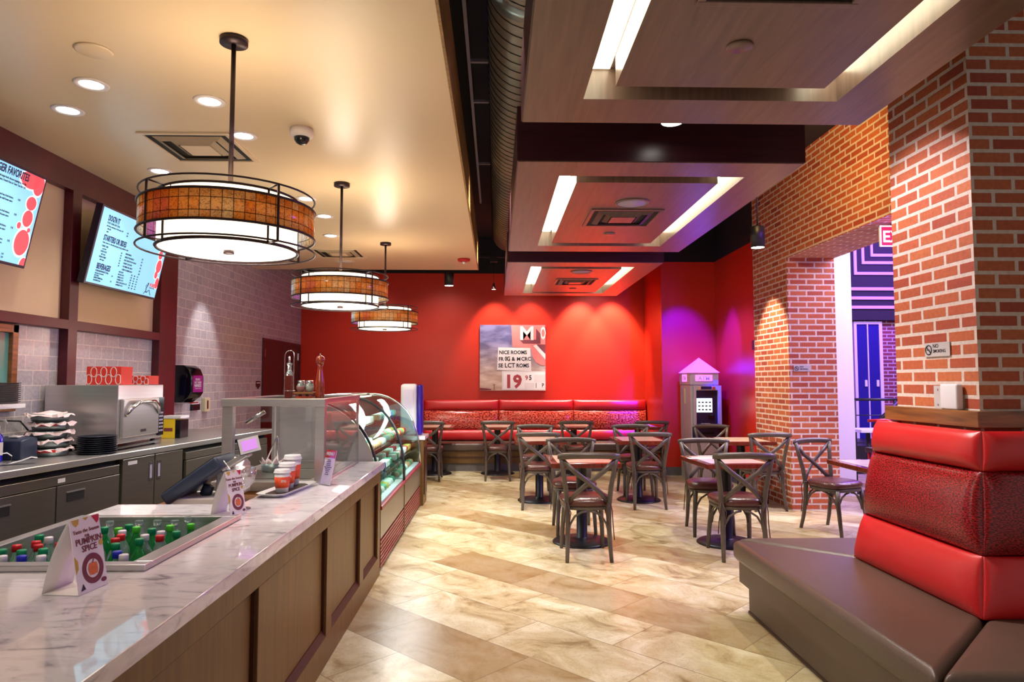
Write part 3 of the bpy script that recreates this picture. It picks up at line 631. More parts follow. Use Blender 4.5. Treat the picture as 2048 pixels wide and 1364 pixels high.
# ice bin let into the counter
t = thing('ice_bin', 'stainless drop-in ice bin full of bottles in the marble counter', 'ice bin', (-1.52, 2.76, CH))
a, b, c, d = -.34, .34, -.41, .41
m = M()
for x0, x1, y0, y1 in ((a-.02, b+.02, c-.02, c+.03), (a-.02, b+.02, d-.03, d+.02), (a-.02, a+.03, c+.03, d-.03), (b-.045, b+.02, c+.03, d-.03)): m.box(x0, x1, y0, y1, .001, .022)
m.build('rim', 'steel', t, bevel=.003)
m = M().box(a+.03, b-.05, c+.03, d-.03, -.24, -.235).box(a+.027, a+.03, c+.03, d-.03, -.24, .001).box(b-.05, b-.047, c+.03, d-.03, -.24, .001).box(a+.03, b-.05, c+.027, c+.03, -.24, .001).box(a+.03, b-.05, d-.03, d-.027, -.24, .001)
m.build('basin', 'steel', t)
o = tag(M().box(-1.829, -1.232, 2.382, 3.138, .636, .68).build('crushed_ice', glass('ice', (235, 245, 250), .3, .5)), 'layer of crushed ice under the bottles in the counter bin', 'ice', kind='stuff')
# bottles
def bottle(body, cap, name='soda_bottle'):
    t = thing(name, 'x', 'bottle', (0, 0, .681))
    M().lathe([(0, 0), (.028, 0), (.031, .006), (.031, .10), (.029, .115), (.031, .13), (.026, .155), (.015, .178), (.0125, .185), (.0125, .20)], n=18).build('body', body, t)
    M().lathe([(.0155, .196), (.0155, .216), (.0145, .219), (0, .219)], n=18).build('cap', cap, t)
    return t
BK = {'g': ('green', 'capg', 'green capped soda bottle in the counter ice bin'), 'lg': ('green', 'caplg', 'light green capped soda bottle in the counter ice bin'), 'r': ('clearb', 'capr', 'red capped soda bottle in the counter ice bin'),
      'w': ('clearb', 'capw', 'white capped bottle in the counter ice bin'), 'b': ('clearb', 'capb', 'blue capped water bottle in the counter ice bin'), 'c': ('clearb', 'clearb', 'clear bottle with see-through cap at the far side of the ice bin')}
BOT = [('g', -1.762, 2.521), ('g', -1.685, 2.511), ('g', -1.621, 2.528), ('g', -1.608, 2.889), ('g', -1.535, 2.939), ('g', -1.4, 2.859), ('g', -1.275, 2.804), ('g', -1.356, 2.675), ('g', -1.406, 2.603), ('g', -1.466, 2.575), ('lg', -1.672, 2.876), ('lg', -1.543, 2.874), ('lg', -1.48, 2.893), ('lg', -1.355, 2.92), ('lg', -1.281, 2.946), ('r', -1.754, 2.586), ('r', -1.723, 2.645), ('r', -1.679, 2.59), ('r', -1.548, 2.739), ('r', -1.466, 2.751), ('r', -1.452, 2.686), ('r', -1.306, 2.732), ('w', -1.696, 2.43), ('w', -1.564, 2.43), ('w', -1.719, 2.711), ('w', -1.5, 2.823), ('w', -1.338, 2.807), ('w', -1.371, 2.746), ('w', -1.373, 2.43), ('w', -1.287, 2.437), ('b', -1.63, 2.43), ('b', -1.498, 2.43), ('b', -1.335, 2.484), ('c', -1.653, 3.011), ('c', -1.534, 3.02), ('c', -1.46, 3.027), ('c', -1.385, 3.025), ('c', -1.358, 3.09), ('g', -1.601, 2.699), ('r', -1.62, 2.62), ('lg', -1.7, 2.8), ('w', -1.62, 2.8), ('c', -1.72, 2.95), ('g', -1.78, 2.75)]
proto = {}
for k, x, y in BOT:
    bd, cp, lb = BK[k]
    if k == 'r' and x > -1.5: lb = 'red capped cola bottle in the counter ice bin'
    if k not in proto:
        proto[k] = o = bottle(bd, cp)
    else: o = dup(proto[k])
    o.location = (x, y, .681 + random.uniform(-.0, .0)); o.rotation_euler = (0, 0, random.random()*6)
    o['label'] = lb; o['group'] = lb.split(' in the')[0].split(' at the')[0] + 's'

# tent cards
def tent(loc, rot, w, h, d, lbl):
    t = thing('tent_card', lbl, 'table tent', loc, rot, 'pumpkin spice tent cards')
    m = M()     # bowed left leaf, straight right leaf, floor leaf; card thickness 1.5 mm. local: leaf normals along x, width along y
    n = 8; vs = []
    for i in range(n+1):
        u = i/n; x = -d*(1-u) - .012*math.sin(PI*u) + 0; z = h*u
        for y in (0, w): vs += [(x, y, z), (x-.0015, y, z)]
    fs = []
    for i in range(n):
        a = i*4; b = a+4
        fs += [(a, b, b+2, a+2), (a+1, a+3, b+3, b+1), (a, a+1, b+1, b), (a+2, b+2, b+3, a+3)]
    fs += [(0, 2, 3, 1), (n*4, n*4+1, n*4+3, n*4+2)]
    m.add(vs, fs, True); m.box(-d, .0, 0, w, 0, .0015)
    k = .04
    m.prismy([(0, 0), (k, .0), (k, .001), (.0, .001)][:0] or [(k, 0), (k+.0015, 0), (.0015, h), (-.001, h)], 0, w)
    m.box(0, k, 0, w, 0, .0015)
    m.build('card', 'paper', t)
    # printed front: plane from (k,*,0) to (0,*,h), facing +x; text right = +y
    ln = math.hypot(k, h); up = Vector((-k/ln, 0, h/ln)); xa = Vector((0, 1, 0)); za = xa.cross(up)
    F = Matrix((xa, up, za)).transposed().to_4x4(); F.translation = Vector((k+.0018, 0, .0015*0))
    L = w
    lines = [('Taste the Season', L*.5, ln*.80, .016, 'CENTER', 2, 0), ('FOR', L*.5, ln*.735, .010, 'CENTER', 2, .01), ('PUMPKIN', L*.54, ln*.645, L*.21, 'CENTER', 0, .012), ('SPICE', L*.53, ln*.54, L*.21, 'CENTER', 0, .012)]
    text_mesh(lines, ['plum', 'plum', 'brownink'], 'printed_words', t, F)
    g = M(); 
    def ann(x, y, r0, r1, mi, z, n=28, sx=1):
        vs = []; 
        for i in range(n):
            a = 2*PI*i/n; vs += [(x+r0*math.cos(a)*sx, y+r0*math.sin(a), z), (x+r1*math.cos(a)*sx, y+r1*math.sin(a), z)]
        g.add(vs, [(2*i, 2*i+1, (2*i+3) % (2*n), (2*i+2) % (2*n)) for i in range(n)], False, mi)
    q = L*.36
    ann(L*.56, ln*.29, q*.78, q, 0, .0008); ann(L*.56, ln*.29, q*.62, q*.78, 3, .0007)
    disc(g, L*.56, ln*.285, .0009, q*.42, q*.4, 18, 1, .0004)
    for a in (-.5, 0, .5): disc(g, L*.56+a*q*.55, ln*.285, .0012, q*.40, q*.16, 14, 1, .0004)
    g.prism([(L*.56-.002, ln*.285+q*.38), (L*.56+.002, ln*.285+q*.38), (L*.56+.008, ln*.285+q*.62), (L*.56+.004, ln*.285+q*.62)], .0012, .0016, 0)
    g.prism([(L*.05, ln*.995), (L*.30, ln*.995), (L*.27, ln*.93), (L*.18, ln*.90), (L*.1, ln*.94)], .0008, .0012, 2)
    g.prism([(L*.42, ln*.995), (L*.62, ln*.995), (L*.52, ln*.955)], .0008, .0012, 2)
    g.prism([(L*.72, ln*.995), (L*.99, ln*.995), (L*.95, ln*.91), (L*.88, ln*.88), (L*.8, ln*.94)], .0008, .0012, 4)
    g.prism([(L*.0, ln*.52), (L*.10, ln*.44), (L*.09, ln*.34), (L*.0, ln*.28)], .0008, .0012, 2); disc(g, L*.93, ln*.60, .0008, L*.07, L*.07, 14, 2)
    g.prism([(L*.08, ln*.04), (L*.24, ln*.05), (L*.2, ln*.10), (L*.17, ln*.13), (L*.13, ln*.08)], .0008, .0012, 5); disc(g, L*.87, ln*.09, .0008, L*.055, L*.09, 16, 0)
    g.xf(F); g.build('printed_picture', ['plum', 'pumpkin', 'gold', 'brownink', 'rednoise', 'ink'], t)
    return t
tent((-1.245-.015, 2.075, CH+.001), -.12, .125, .215, .075, 'large folded tent card reading PUMPKIN SPICE, nearest on the marble counter')
tent((-1.262, 3.245, CH+.001), -.35, .105, .205, .075, 'slim folded tent card with orange emblem beside the glass goblet')
# goblet with straw
t = thing('glass_goblet', 'clear stemmed glass goblet behind the slim tent card', 'glass', (-1.255, 3.43, CH))
M().lathe([(.0, .001), (.05, .002), (.05, .006), (.02, .014), (.012, .03), (.016, .045), (.011, .055), (.018, .075), (.014, .085), (.04, .105), (.062, .13), (.072, .165), (.073, .205), (.0705, .205), (.069, .165), (.058, .133), (.036, .109), (0, .098)], n=28).build('bowl', glass('goblet glass', (248, 248, 252), .02, .22), t)
M().lathe([(0, 0), (.05, 0), (.05, .004), (.0, .006)], n=28).build('foot', glass('goblet foot', (240, 240, 250), .0, .35), t)
o = tag(M().tube([(-.075, .0, .235), (.02, 0, .11)], .005, 8).build('drinking_straw', glass('straw plastic', (225, 225, 240), .1, .35), loc=(-1.265, 3.43, CH)), 'clear plastic straw leaning in the glass goblet', 'straw')
# coffee cups on a tray
t = thing('sample_tray', 'white oblong tray with coffee beans holding three paper cups', 'tray', (-1.19, 3.985, CH), -.12)
def rr(w, l, k=.03): return [(-w+k, -l), (w-k, -l), (w, -l+k), (w, l-k), (w-k, l), (-w+k, l), (-w, l-k), (-w, -l+k)]
m = M(); A = rr(.06, .215); B = rr(.085, .25); Bi = rr(.08, .245); Ai = rr(.056, .21)
n = 8; m.add([(x, y, .001) for x, y in A]+[(x, y, .022) for x, y in B]+[(x, y, .022) for x, y in Bi]+[(x, y, .006) for x, y in Ai],
  [tuple(range(7, -1, -1))]+[(r*8+i, r*8+(i+1) % 8, (r+1)*8+(i+1) % 8, (r+1)*8+i) for r in range(3) for i in range(8)]+[tuple(24+i for i in range(8))])
m.build('dish', 'white', t)
o = tag(M().prism([(x*.93, y*.95) for x, y in Ai], .0, .008).build('coffee_beans', 'bean', loc=(-1.19, 3.985, CH+.0065)), 'loose dark coffee beans spread in the white tray', 'coffee beans', kind='stuff'); o.rotation_euler = (0, 0, -.12)
def cup(loc, s, lbl, words):
    t = thing('paper_cup', lbl, 'cup', loc, group='lidded paper cups on the tray')
    r = .036*s[0]; h = s[1]
    m = M().lathe([(0, 0), (r*.78, 0), (r, h*.84), (0, h*.84)], n=28); m.build('body', 'white', t)
    M().lathe([(r*.83, h*.2), (r*.86, h*.2), (r*1.02, h*.68), (r*.99, h*.68)], n=28, closed=True).build('sleeve', 'orange', t)
    M().lathe([(r*1.0, h*.84), (r*1.1, h*.845), (r*1.1, h*.88), (r*1.03, h*.89), (r*1.0, h*.96), (r*.94, h), (r*.9, h*.985), (0, h*.98)], n=28).build('lid', 'white', t)
    m = Matrix.Translation((.0, -r*.965, h*.46)) @ FY.to_4x4()
    text_mesh([(words, r*.15, 0, .017, 'LEFT', 0, .03, .001, .9)], ['white'], 'printed_words', t, m)
cup((-1.185, 3.865, CH+.0155), (1.18, .125), 'nearest and smallest lidded paper cup with orange sleeve', 'STO'); cup((-1.2, 4.005, CH+.0155), (1.28, .145), 'middle lidded paper cup with orange sleeve', 'FUEL'); cup((-1.21, 4.14, CH+.0155), (1.35, .175), 'tallest lidded paper cup at the back of the tray', '')
# acrylic menu holder
t = thing('menu_holder', 'clear leaning acrylic menu holder with red topped leaflet', 'menu stand', (-1.035, 4.2, CH+.001), -.75)
R = Matrix.Rotation(-.22, 4, 'X')
M().box(-.055, .055, -.004, .0, 0, .21).box(-.055, .055, .012, .016, 0, .215).box(-.055, .055, -.004, .016, 0, .003).xf(R).build('sleeve', 'glass', t)
M().box(-.052, .052, .003, .006, .004, .212).xf(R).build('leaflet', 'lavender', t); M().box(-.052, .052, .0015, .0028, .165, .212).xf(R).build('red_header', 'rednoise', t)
text_mesh([('MENU', 0, .18, .03, 'CENTER', 1, .02)] + [(s, 0, .15-i*.011, .009, 'CENTER') for i, s in enumerate(('cafe latte', 'mocha latte', 'vanilla latte', 'caramel latte', 'white chocolate latte', 'raspberry latte', 'iced coffee', 'hot tea', 'drip coffee'))], ['ink', 'white'], 'printed_words', t, R @ Matrix.Translation((0, .001, 0)) @ FY.to_4x4())
M().box(-.055, .055, -.01, .055, 0, .003).build('foot', 'glass', t)

# register stand and register
t = thing('register_stand', 'dark low stand under the cash register behind the counter', 'stand', (-1.60, 3.86, 0))
M().box(-.22, .24, -.24, .24, 0, .80).build('cabinet', 'navybox', t, bevel=.004); M().box(-.24, .26, -.26, .26, .80, .83).build('wood_top', 'ledge', t, bevel=.003)
t = thing('cash_register', 'navy point of sale terminal with pink lit customer display', 'cash register', (-1.56, 3.80, .8305))
M().box(-.17, .12, -.12, .14, 0, .05).build('base', 'paper', t, bevel=.006)
R = Matrix.Translation((-.015, -.02, .16)) @ Matrix.Rotation(-.62, 4, 'Y')
M().box(-.20, .15, -.13, .13, -.035, .034).xf(R).build('terminal_body', 'navybox', t, bevel=.016, bseg=3)
M().box(-.185, .135, -.115, .115, .034, .037).xf(R).build('touch_screen', 'gloss', t)
M().tube([(-.02, 0, .05), (-.0, 0, .10)], .03, 12).build('neck', 'navybox', t)
R = Matrix.Translation((.165, -.03, .26)) @ Matrix.Rotation(-.55, 4, 'Y')
M().box(-.10, .06, -.04, .04, -.03, .0).xf(R).build('printer_arm', 'steel', t, bevel=.006)
R = Matrix.Translation((.235, -.07, .325)) @ Matrix.Rotation(-.25, 4, 'Y') @ Matrix.Rotation(.35, 4, 'Z')
M().box(-.055, .055, -.0, .04, -.045, .045).xf(R).build('display_housing', 'navybox', t, bevel=.008)
M().box(-.05, .055, -.004, .0, -.04, .042).xf(R).build('display_bezel', 'white', t); M().box(-.036, .041, -.007, -.004, -.026, .028).xf(R).build('display_screen', em('violet register screen', (190, 130, 215), .6), t)
M().prismx([(-.07, .0), (.1, 0), (.1, .16), (.02, .2), (-.05, .12)], .04, .17).xf(Matrix.Translation((0, .05, .05))).build('receipt_printer', 'steel', t, bevel=.005)

# food well with sneeze guard
t = thing('food_warmer_station', 'stainless food well with glass sneeze guard on the counter end', 'food station', (0, 0, 0))
M().box(-1.74, -1.32, 4.27, 5.40, 0, .80).build('cabinet', 'navybox', t); M().box(-1.745, -1.315, 4.255, 4.27, .78, .825).build('wood_rail', 'ledge', t)
m = M().box(-1.74, -1.315, 4.255, 5.40, .80+.025, .885).box(-1.315, -1.10, 4.30, 5.36, CH+.001, .885)
m.build('deck', 'steel', t, bevel=.004)
for a, b in ((4.36, 4.80), (4.86, 5.30)): M().box(-1.64, -1.16, a, b, .886, .889).build('well_lid', 'steeld', t)
for x0, x1, y0 in ((-1.69, -1.625, 4.285), (-1.12, -1.06, 4.285)): M().box(x0, x1, y0, y0+.05, .886 if x0 < -1.3 else CH+.001, 1.345).build('front_post', 'steel', t, bevel=.003)
for x0, x1 in ((-1.69, -1.67), (-1.078, -1.06)): M().box(x0, x1, 5.33, 5.36, .886 if x0 < -1.3 else CH+.001, 1.36).build('rear_post', 'steel', t)
M().box(-1.695, -1.055, 4.27, 4.34, 1.343, 1.391).build('front_rail', 'steel', t, bevel=.004)
M().box(-1.695, -1.055, 4.34, 5.37, 1.372, 1.386).build('top_shelf', 'glassc', t)
m = M().box(-1.075, -1.055, 4.34, 5.37, 1.36, 1.391).box(-1.695, -1.675, 4.34, 5.37, 1.36, 1.391).box(-1.695, -1.055, 5.345, 5.37, 1.36, 1.391).box(-1.073, -1.06, 4.335, 5.33, CH+.001, CH+.012)
m.build('side_rail', 'steel', t)
M().box(-1.066, -1.061, 4.335, 5.33, .883, 1.36).build('side_pane', 'glass', t); M().box(-1.67, -1.078, 5.34, 5.345, .89, 1.36).build('rear_pane', 'glass', t)
M().box(-1.61, -1.13, 4.40, 4.405, 1.24, 1.335).build('hanging_pane', 'glass', t)
m = M().tube([(-1.62, 4.5, 1.23), (-1.50, 4.5, 1.30)], .014, 10); m.build('lamp_arm', 'chrome', t)
# serving basket with tongs
t = thing('tin_basket', 'small galvanised tin lined with paper inside the sneeze guard', 'basket', (-1.515, 4.72, .889))
M().lathe([(0, 0), (.066, 0), (.074, .055), (.0715, .055), (.064, .004), (0, .004)], n=28).build('tin', 'foil', t)
m = M(); k = 10
vs = [(.070*math.cos(2*PI*i/(2*k)), .070*math.sin(2*PI*i/(2*k)), .045) for i in range(2*k)] + [((.085 if i % 2 else .072)*math.cos(2*PI*i/(2*k)), (.085 if i % 2 else .072)*math.sin(2*PI*i/(2*k)), .095 if i % 4 == 1 else (.078 if i % 2 else .056)) for i in range(2*k)] + [(0, 0, .04)]
m.add(vs, [(i, (i+1) % (2*k), 2*k+(i+1) % (2*k), 2*k+i) for i in range(2*k)] + [(i, 4*k, (i+1) % (2*k)) for i in range(2*k)]); m.build('paper_liner', 'pinkpaper', t)
o = tag(M().tube([(-.05, 0, .05), (.02, 0, .22), (.028, 0, .235), (.034, 0, .22), (.035, 0, .05)], .006, 8, flat=.5).build('serving_tongs', 'chrome', loc=(-1.515, 4.72, .889)), 'metal serving tongs standing in the small tin', 'tongs')
# things on top of the guard
gz = 1.3865
t = thing('oil_bottle', 'tall amber oil bottle with wire carrier and steel pourer', 'bottle', (-1.352, 4.52, gz))
m = M().box(-.025, .025, -.025, .025, .001, .15); m.build('oil_filled_body', 'oil', t, bevel=.006)
m = M().lathe([(.024, .15), (.022, .165), (.014, .18), (.013, .215), (.018, .218), (.018, .23), (0, .232)], n=18); m.build('neck', 'clearb', t)
M().tube([(0, 0, .23), (-.004, 0, .275)], [.006, .005], 8).build('pourer', 'chrome', t)
m = M().tube([(-.032, 0, .03), (-.032, 0, .28)] + [(.0-.028*math.cos(a), 0, .29+.024*math.sin(a)) for a in (.3, .8, 1.57, 2.3, 2.8)] + [(.028, 0, .28), (.028, 0, .03)], .0022, 6)
m.tube([(-.033, -.03, .05), (.031, -.03, .05), (.031, .03, .05), (-.033, .03, .05)], .0018, 5, True); m.build('wire_carrier', 'chrome', t)
t = thing('serving_board', 'small stack of wooden boards under the spice jars', 'board', (-1.245, 4.52, gz))
m = M().box(-.055, .055, -.045, .045, .001, .014).build('board', 'mill', t, bevel=.002); M().box(-.065, .065, -.05, .05, .028, .042).build('top_board', 'ledge', t, bevel=.002)
m = M()
for x in (-.045, 0, .045): m.box(x-.012, x+.012, -.04, .04, .014, .028)
m.build('spacer_block', 'plum', t)
for i, (x, l, c) in enumerate(((-.028, 'round glass jar of red spice flakes', 'rednoise'), (.022, 'round glass jar of pale grated cheese', 'cream2'))):
    t = thing('spice_jar', l + ' on the wooden boards', 'jar', (-1.245+x, 4.515+i*.02, gz+.0425), group='spice jars on the guard')
    M().lathe([(0, 0), (.018, 0), (.029, .018), (.029, .038), (.02, .055), (0, .055)], n=22).build('glass_body', 'clearb', t); M().lathe([(0, .002), (.016, .002), (.0265, .018), (.0265, .034), (0, .036)], n=18).build('filling', c, t)
    M().lathe([(.022, .054), (.024, .056), (.024, .07), (.02, .074), (0, .075)], n=22).build('lid', 'chrome', t)
t = thing('pepper_mill', 'tall turned cherry wood pepper mill on the sneeze guard', 'pepper mill', (-1.152, 4.52, gz))
M().lathe([(0, 0), (.028, 0), (.029, .03), (.025, .05), (.03, .062), (.0295, .085), (.026, .12), (.0165, .185), (.015, .205), (.019, .222), (0, .224)], n=28).build('body', 'mill', t)
M().lathe([(0, .224), (.02, .225), (.027, .24), (.028, .258), (.022, .274), (.008, .28), (0, .281)], n=28).build('head', 'mill', t); M().lathe([(.004, .28), (.006, .287), (.005, .293), (0, .295)], n=14).build('knob', 'chrome', t)

# curved display cases
def arcpts(n=14):
    P = []
    for i in range(n+1):
        a = PI/2*i/n; c, s_ = math.cos(a)**(2/2.35), math.sin(a)**(2/2.35); P.append((-1.55+.645*c, .52+.83*s_))
    return P
def case(y0, y1, lbl):
    t = thing('display_case', lbl, 'display case', (0, 0, 0), group='curved glass display cases')
    t.location = (-1.3, (y0+y1)/2, 0); L = (y1-y0)/2
    P = [(x+1.3, z) for x, z in arcpts()]
    M().box(-.45, .38, -L+.01, L-.01, .26, .49).build('lower_body', 'counter', t); M().box(.38, .40, -L+.01, L-.01, .26, .485).build('front_panel', 'steeld', t)
    M().box(-.45, .412, -L, L, .487, .518).build('sill', 'grille', t, bevel=.004)
    M().box(-.45, .36, -L+.02, L-.02, .02, .26).build('plinth', 'dark', t)
    m = M()
    for k in range(7): m.box(.36, .40, -L+.02, L-.02, .035+k*.031, .055+k*.031)
    m.build('vent_grille', 'grille', t)
    M().box(.36, .405, L-.03, L, .02, .487).build('corner_post', 'counter', t)
    vs = []; 
    for x, z in P: vs += [(x, -L+.012, z), (x, L-.012, z), (x-.004, -L+.012, z-.003), (x-.004, L-.012, z-.003)]
    fs = []
    for i in range(len(P)-1):
        a, b = i*4, i*4+4; fs += [(a, b, b+1, a+1), (a+2, a+3, b+3, b+2)]
    M().add(vs, fs, True).build('curved_glass', 'glassc', t)
    for yy, mt in ((-L+.006, 'dark'), (L-.006, 'chrome' if y0 > 6 else 'dark')):
        M().tube([(x, yy, z) for x, z in P] + [(-.45, yy, 1.35)], .010, 8).build('curved_rib', mt, t)
    M().prismy([(-.45, .518)] + [(x-.012, z-.01) for x, z in P] + [(-.45, 1.33)], -L+.002, -L+.008).build('end_panel', 'atm' if y0 < 6 else 'glassc', t)
    if y0 > 6: M().prismy([(-.45, .518)] + [(x-.012, z-.01) for x, z in P] + [(-.45, 1.33)], L-.008, L-.002).build('end_panel', 'glassc', t)
    M().box(-.46, -.44, -L, L, .49, 1.345).build('rear_panel', 'steel', t); M().box(-.46, -.25, -L, L, 1.335, 1.36).build('top_cap', 'steel', t, bevel=.004)
    sh = ((.70, .33), (.90, .27), (1.10, .15))
    for z, x in sh: M().box(-.44, x, -L+.02, L-.02, z-.008, z).build('shelf', 'glassc', t); 
    M().box(-.44, .385, -L+.02, L-.02, .518, .53).build('deck', 'white', t)
    M().box(-.22, -.19, -L+.03, L-.03, 1.318, 1.33).build('light_tube', 'led', t)
    return t, L, sh
goods_n = 0
for y0, y1, lbl, which in ((5.45, 6.87, 'nearer curved glass display case beside the marble counter', 'nearer'), (6.89, 8.30, 'farther curved glass display case beside the tall dispenser', 'farther')):
    t, L, sh = case(y0, y1, lbl)
    area((-1.3, (y0+y1)/2, 1.30), (-1.45, (y0+y1)/2, .5), 38, (.90, .98, 1.0), .3, 1.2)
    lv = [(.53, .36)] + list(sh); kinds = {'nearer': [1, 4, 5, 0], 'farther': [5, 2, 2, 4]}[which]
    gp = {}
    for li, (z, xm) in enumerate(lv):
        y = -L+.10
        while y < L-.1:
            for xx in ((xm-.07, xm-.2) if xm > .2 else (xm-.07,)):
                mi = random.choice((kinds[li], kinds[li], 0, 0, 1, 3, 5)); key = (mi, li % 2)
                if key not in gp:
                    if li % 2: m = M().box(-.04, .04, -.04, .04, 0, .06); r = m.build('snack_pack', MT['goods'][mi], bevel=.012)
                    else: m = M().lathe([(0, 0), (.04, 0), (.047, .025), (.036, .05), (0, .058)], n=14); r = m.build('snack_pack', MT['goods'][mi])
                    gp[key] = r
                else: r = gp[key].copy(); C.objects.link(r)
                r.location = (-1.3+xx, (y0+y1)/2+y, z+.001)
                nm = ('wrapped snack', 'boxed snack')[li % 2]; place = ('on the case floor', 'on the lowest glass shelf', 'on the middle glass shelf', 'on the top glass shelf')[li]
                cn = ('white', 'green', 'red', 'yellow', 'blue', 'tan')[mi]; tag(r, '%s %s %s of the %s curved display case' % (cn, nm, place, which), 'snack', '%s snacks %s of the %s case' % (cn, place, which))
            y += .125
# pedestal and dispenser
t = thing('end_pedestal', 'narrow brown pedestal with marble top after the display cases', 'pedestal', (-1.03, 8.55, 0))
M().box(-.17, .16, -.2, .2, 0, .79).build('cabinet', 'counter', t, bevel=.003); M().box(.16, .172, -.13, .13, .12, .70).build('front_panel', 'groove', t, bevel=.004); M().box(-.18, .18, -.23, .23, .79, .835).build('marble_top', 'marble', t, bevel=.003)
t = thing('cutlery_dispenser', 'tall pale dispenser with violet side on the pedestal', 'dispenser', (-1.03, 8.55, .836))
m = M().prism([(-.14, -.09), (.06, -.09), (.06, .09), (-.14, .09)], 0, .63).build('front_housing', 'white', t, bevel=.04, bseg=4); M().box(.062, .13, -.08, .09, .0, .62).build('violet_side', 'purple', t, bevel=.03, bseg=4)
M().box(-.10, .02, -.096, -.090, .33, .56).build('window', 'lavender', t)

# ============================================================ BACK COUNTER ALONG THE LEFT WALL
TH = math.atan(.12); WZ = 1.0
def F(y): return -2.737 + .12*(y-3.77)
t = thing('steel_worktop', 'long brushed steel worktop along the left wall', 'worktop', (0, 0, 0))
M().prism([(F(2.2), 2.2), (F(7.3), 7.3), (-3.445, 7.3), (-3.445, 6.86), (-3.205, 6.86), (-3.205, 2.2)], WZ-.045, WZ).build('top', 'steel', t, bevel=.006)
def unit(name, y0, y1, kind, lbl, cat, seams=()):
    L = (y1-y0)/math.cos(TH); t = thing(name, lbl, cat, (F(y0)-.02, y0, 0), -TH)
    D = -.36; top = WZ-.048
    if kind == 'fridge':
        M().box(D, -.03, .005, L-.005, .08, top).build('carcass', 'gap', t); M().box(-.03, 0, .005, L-.005, top-.095, top-.035).build('top_rail', 'steeld', t, bevel=.003); hi = top-.10
    else:
        M().box(D, -.022, .005, L-.005, .08, top).build('carcass', 'steeld', t); hi = top-.005
    s = [0] + [(q-y0)/math.cos(TH) for q in seams] + [L]
    for a, b in zip(s[:-1], s[1:]):
        d = M().box(-.022, .004, a+.008, b-.006, .12, hi).build('door', 'steeld', t, bevel=.003)
        if kind == 'fridge':
            c = b-.14 if a == 0 else a+.16
            h = M().box(.0035, .007, c-.075, c+.075, hi-.105, hi-.05).build('recessed_pull', 'gap', d); M().box(.004, .010, c-.08, c+.08, hi-.052, hi-.044).build('pull_lip', 'steel', d)
        else:
            c = b-.05 if a == 0 else a+.05
            m = M().box(.004, .008, c-.022, c+.022, hi-.19, hi-.17).box(.004, .008, c-.022, c+.022, hi-.07, hi-.05).box(.004, .008, c-.022, c-.014, hi-.17, hi-.07).box(.004, .008, c+.014, c+.022, hi-.17, hi-.07)
            m.build('flush_pull', 'chrome', d); M().box(.0035, .006, c-.014, c+.014, hi-.17, hi-.07).build('pull_recess', 'greyp', d)
    if kind == 'fridge': M().box(.0, .002, L*.68, L*.68+.06, top-.08, top-.055).build('paper_label', 'white', t)
    else: M().box(.004, .006, .06, .16, hi-.045, hi-.02).build('paper_label', 'white', t)
    for y in (.08, L-.08):
        for x in (D+.05, -.06): M().lathe([(.02, 0), (.02, .08)], (x, y, 0), 12).build('foot', 'dark', t)
    return t
unit('undercounter_fridge', 3.1, 4.88, 'fridge', 'steel undercounter fridge nearest the camera on the left', 'fridge', (3.72, 4.30))
unit('steel_cabinet', 4.90, 5.64, 'cab', 'steel two door cabinet between the undercounter fridges', 'cabinet', (5.27,))
unit('undercounter_fridge', 5.68, 7.15, 'fridge', 'steel undercounter fridge at the far end, behind the register', 'fridge', (6.38,))
# oven
t = thing('countertop_oven', 'boxy stainless countertop oven with curved bar handle', 'oven', (-2.94, 5.28, WZ))
M().box(-.265, .25, -.33, .33, .05, .47).build('casing', 'steel', t, bevel=.004)
d = M().box(.25, .275, -.30, .22, .09, .37).build('door', 'steel', t, bevel=.006)
M().tube([(.28, -.28, .25), (.30, -.24, .30), (.32, -.16, .345), (.32, .06, .345), (.30, .16, .31), (.285, .20, .25)], .014, 10).build('handle', 'chrome', d)
M().box(.25, .262, .235, .325, .07, .37).build('control_panel', 'gloss', t); 
m = M()
for i in range(6):
    for j in range(3): m.box(.262, .265, .25+j*.022, .264+j*.022, .10+i*.028, .115+i*.028)
o = m.build('keypad_buttons', 'greyp', t); M().box(.276, .279, -.06, .02, .12, .14).build('badge', 'chrome', t)
for x in (-.22, .2):
    for y in (-.28, .28): M().lathe([(.018, 0.001), (.018, .05)], (x, y, 0), 12).build('leg', 'dark', t)
M().box(-.2, .24, -.30, .30, .012, .03).build('drip_tray', 'gloss', t)
def gift(x, y, z, w, d, h, lbl):
    t = thing('printed_box', lbl, 'box', (x, y, z), group='red swirl boxes on the oven'); M().box(-w/2, w/2, -d/2, d/2, 0.001, h).build('carton', 'redbox', t, bevel=.002)
    m = M(); rnd = random.Random(int(w*1000))
    for i in range(7):
        cx = -w/2 + w*(i+.5)/7; cz = h*(.3+.4*(i % 2)); r = w*.11
        pts = [(cx+r*math.cos(a)*.8, -d/2-.001, min(h-.004, max(.004, cz+r*1.3*math.sin(a)))) for a in [2*PI*k/14 for k in range(14)]]
        pts = [(max(-w/2+.003, min(w/2-.003, p[0])), p[1], p[2]) for p in pts]
        m.tube(pts, .0035, 4, True)
    m.build('white_swirl', 'cream2', t)
gift(-2.87, 5.16, WZ+.471, .25, .16, .135, 'taller red box with white swirls on the steel oven'); gift(-2.79, 5.45, WZ+.471, .20, .16, .07, 'lower red box with white swirls on the steel oven')
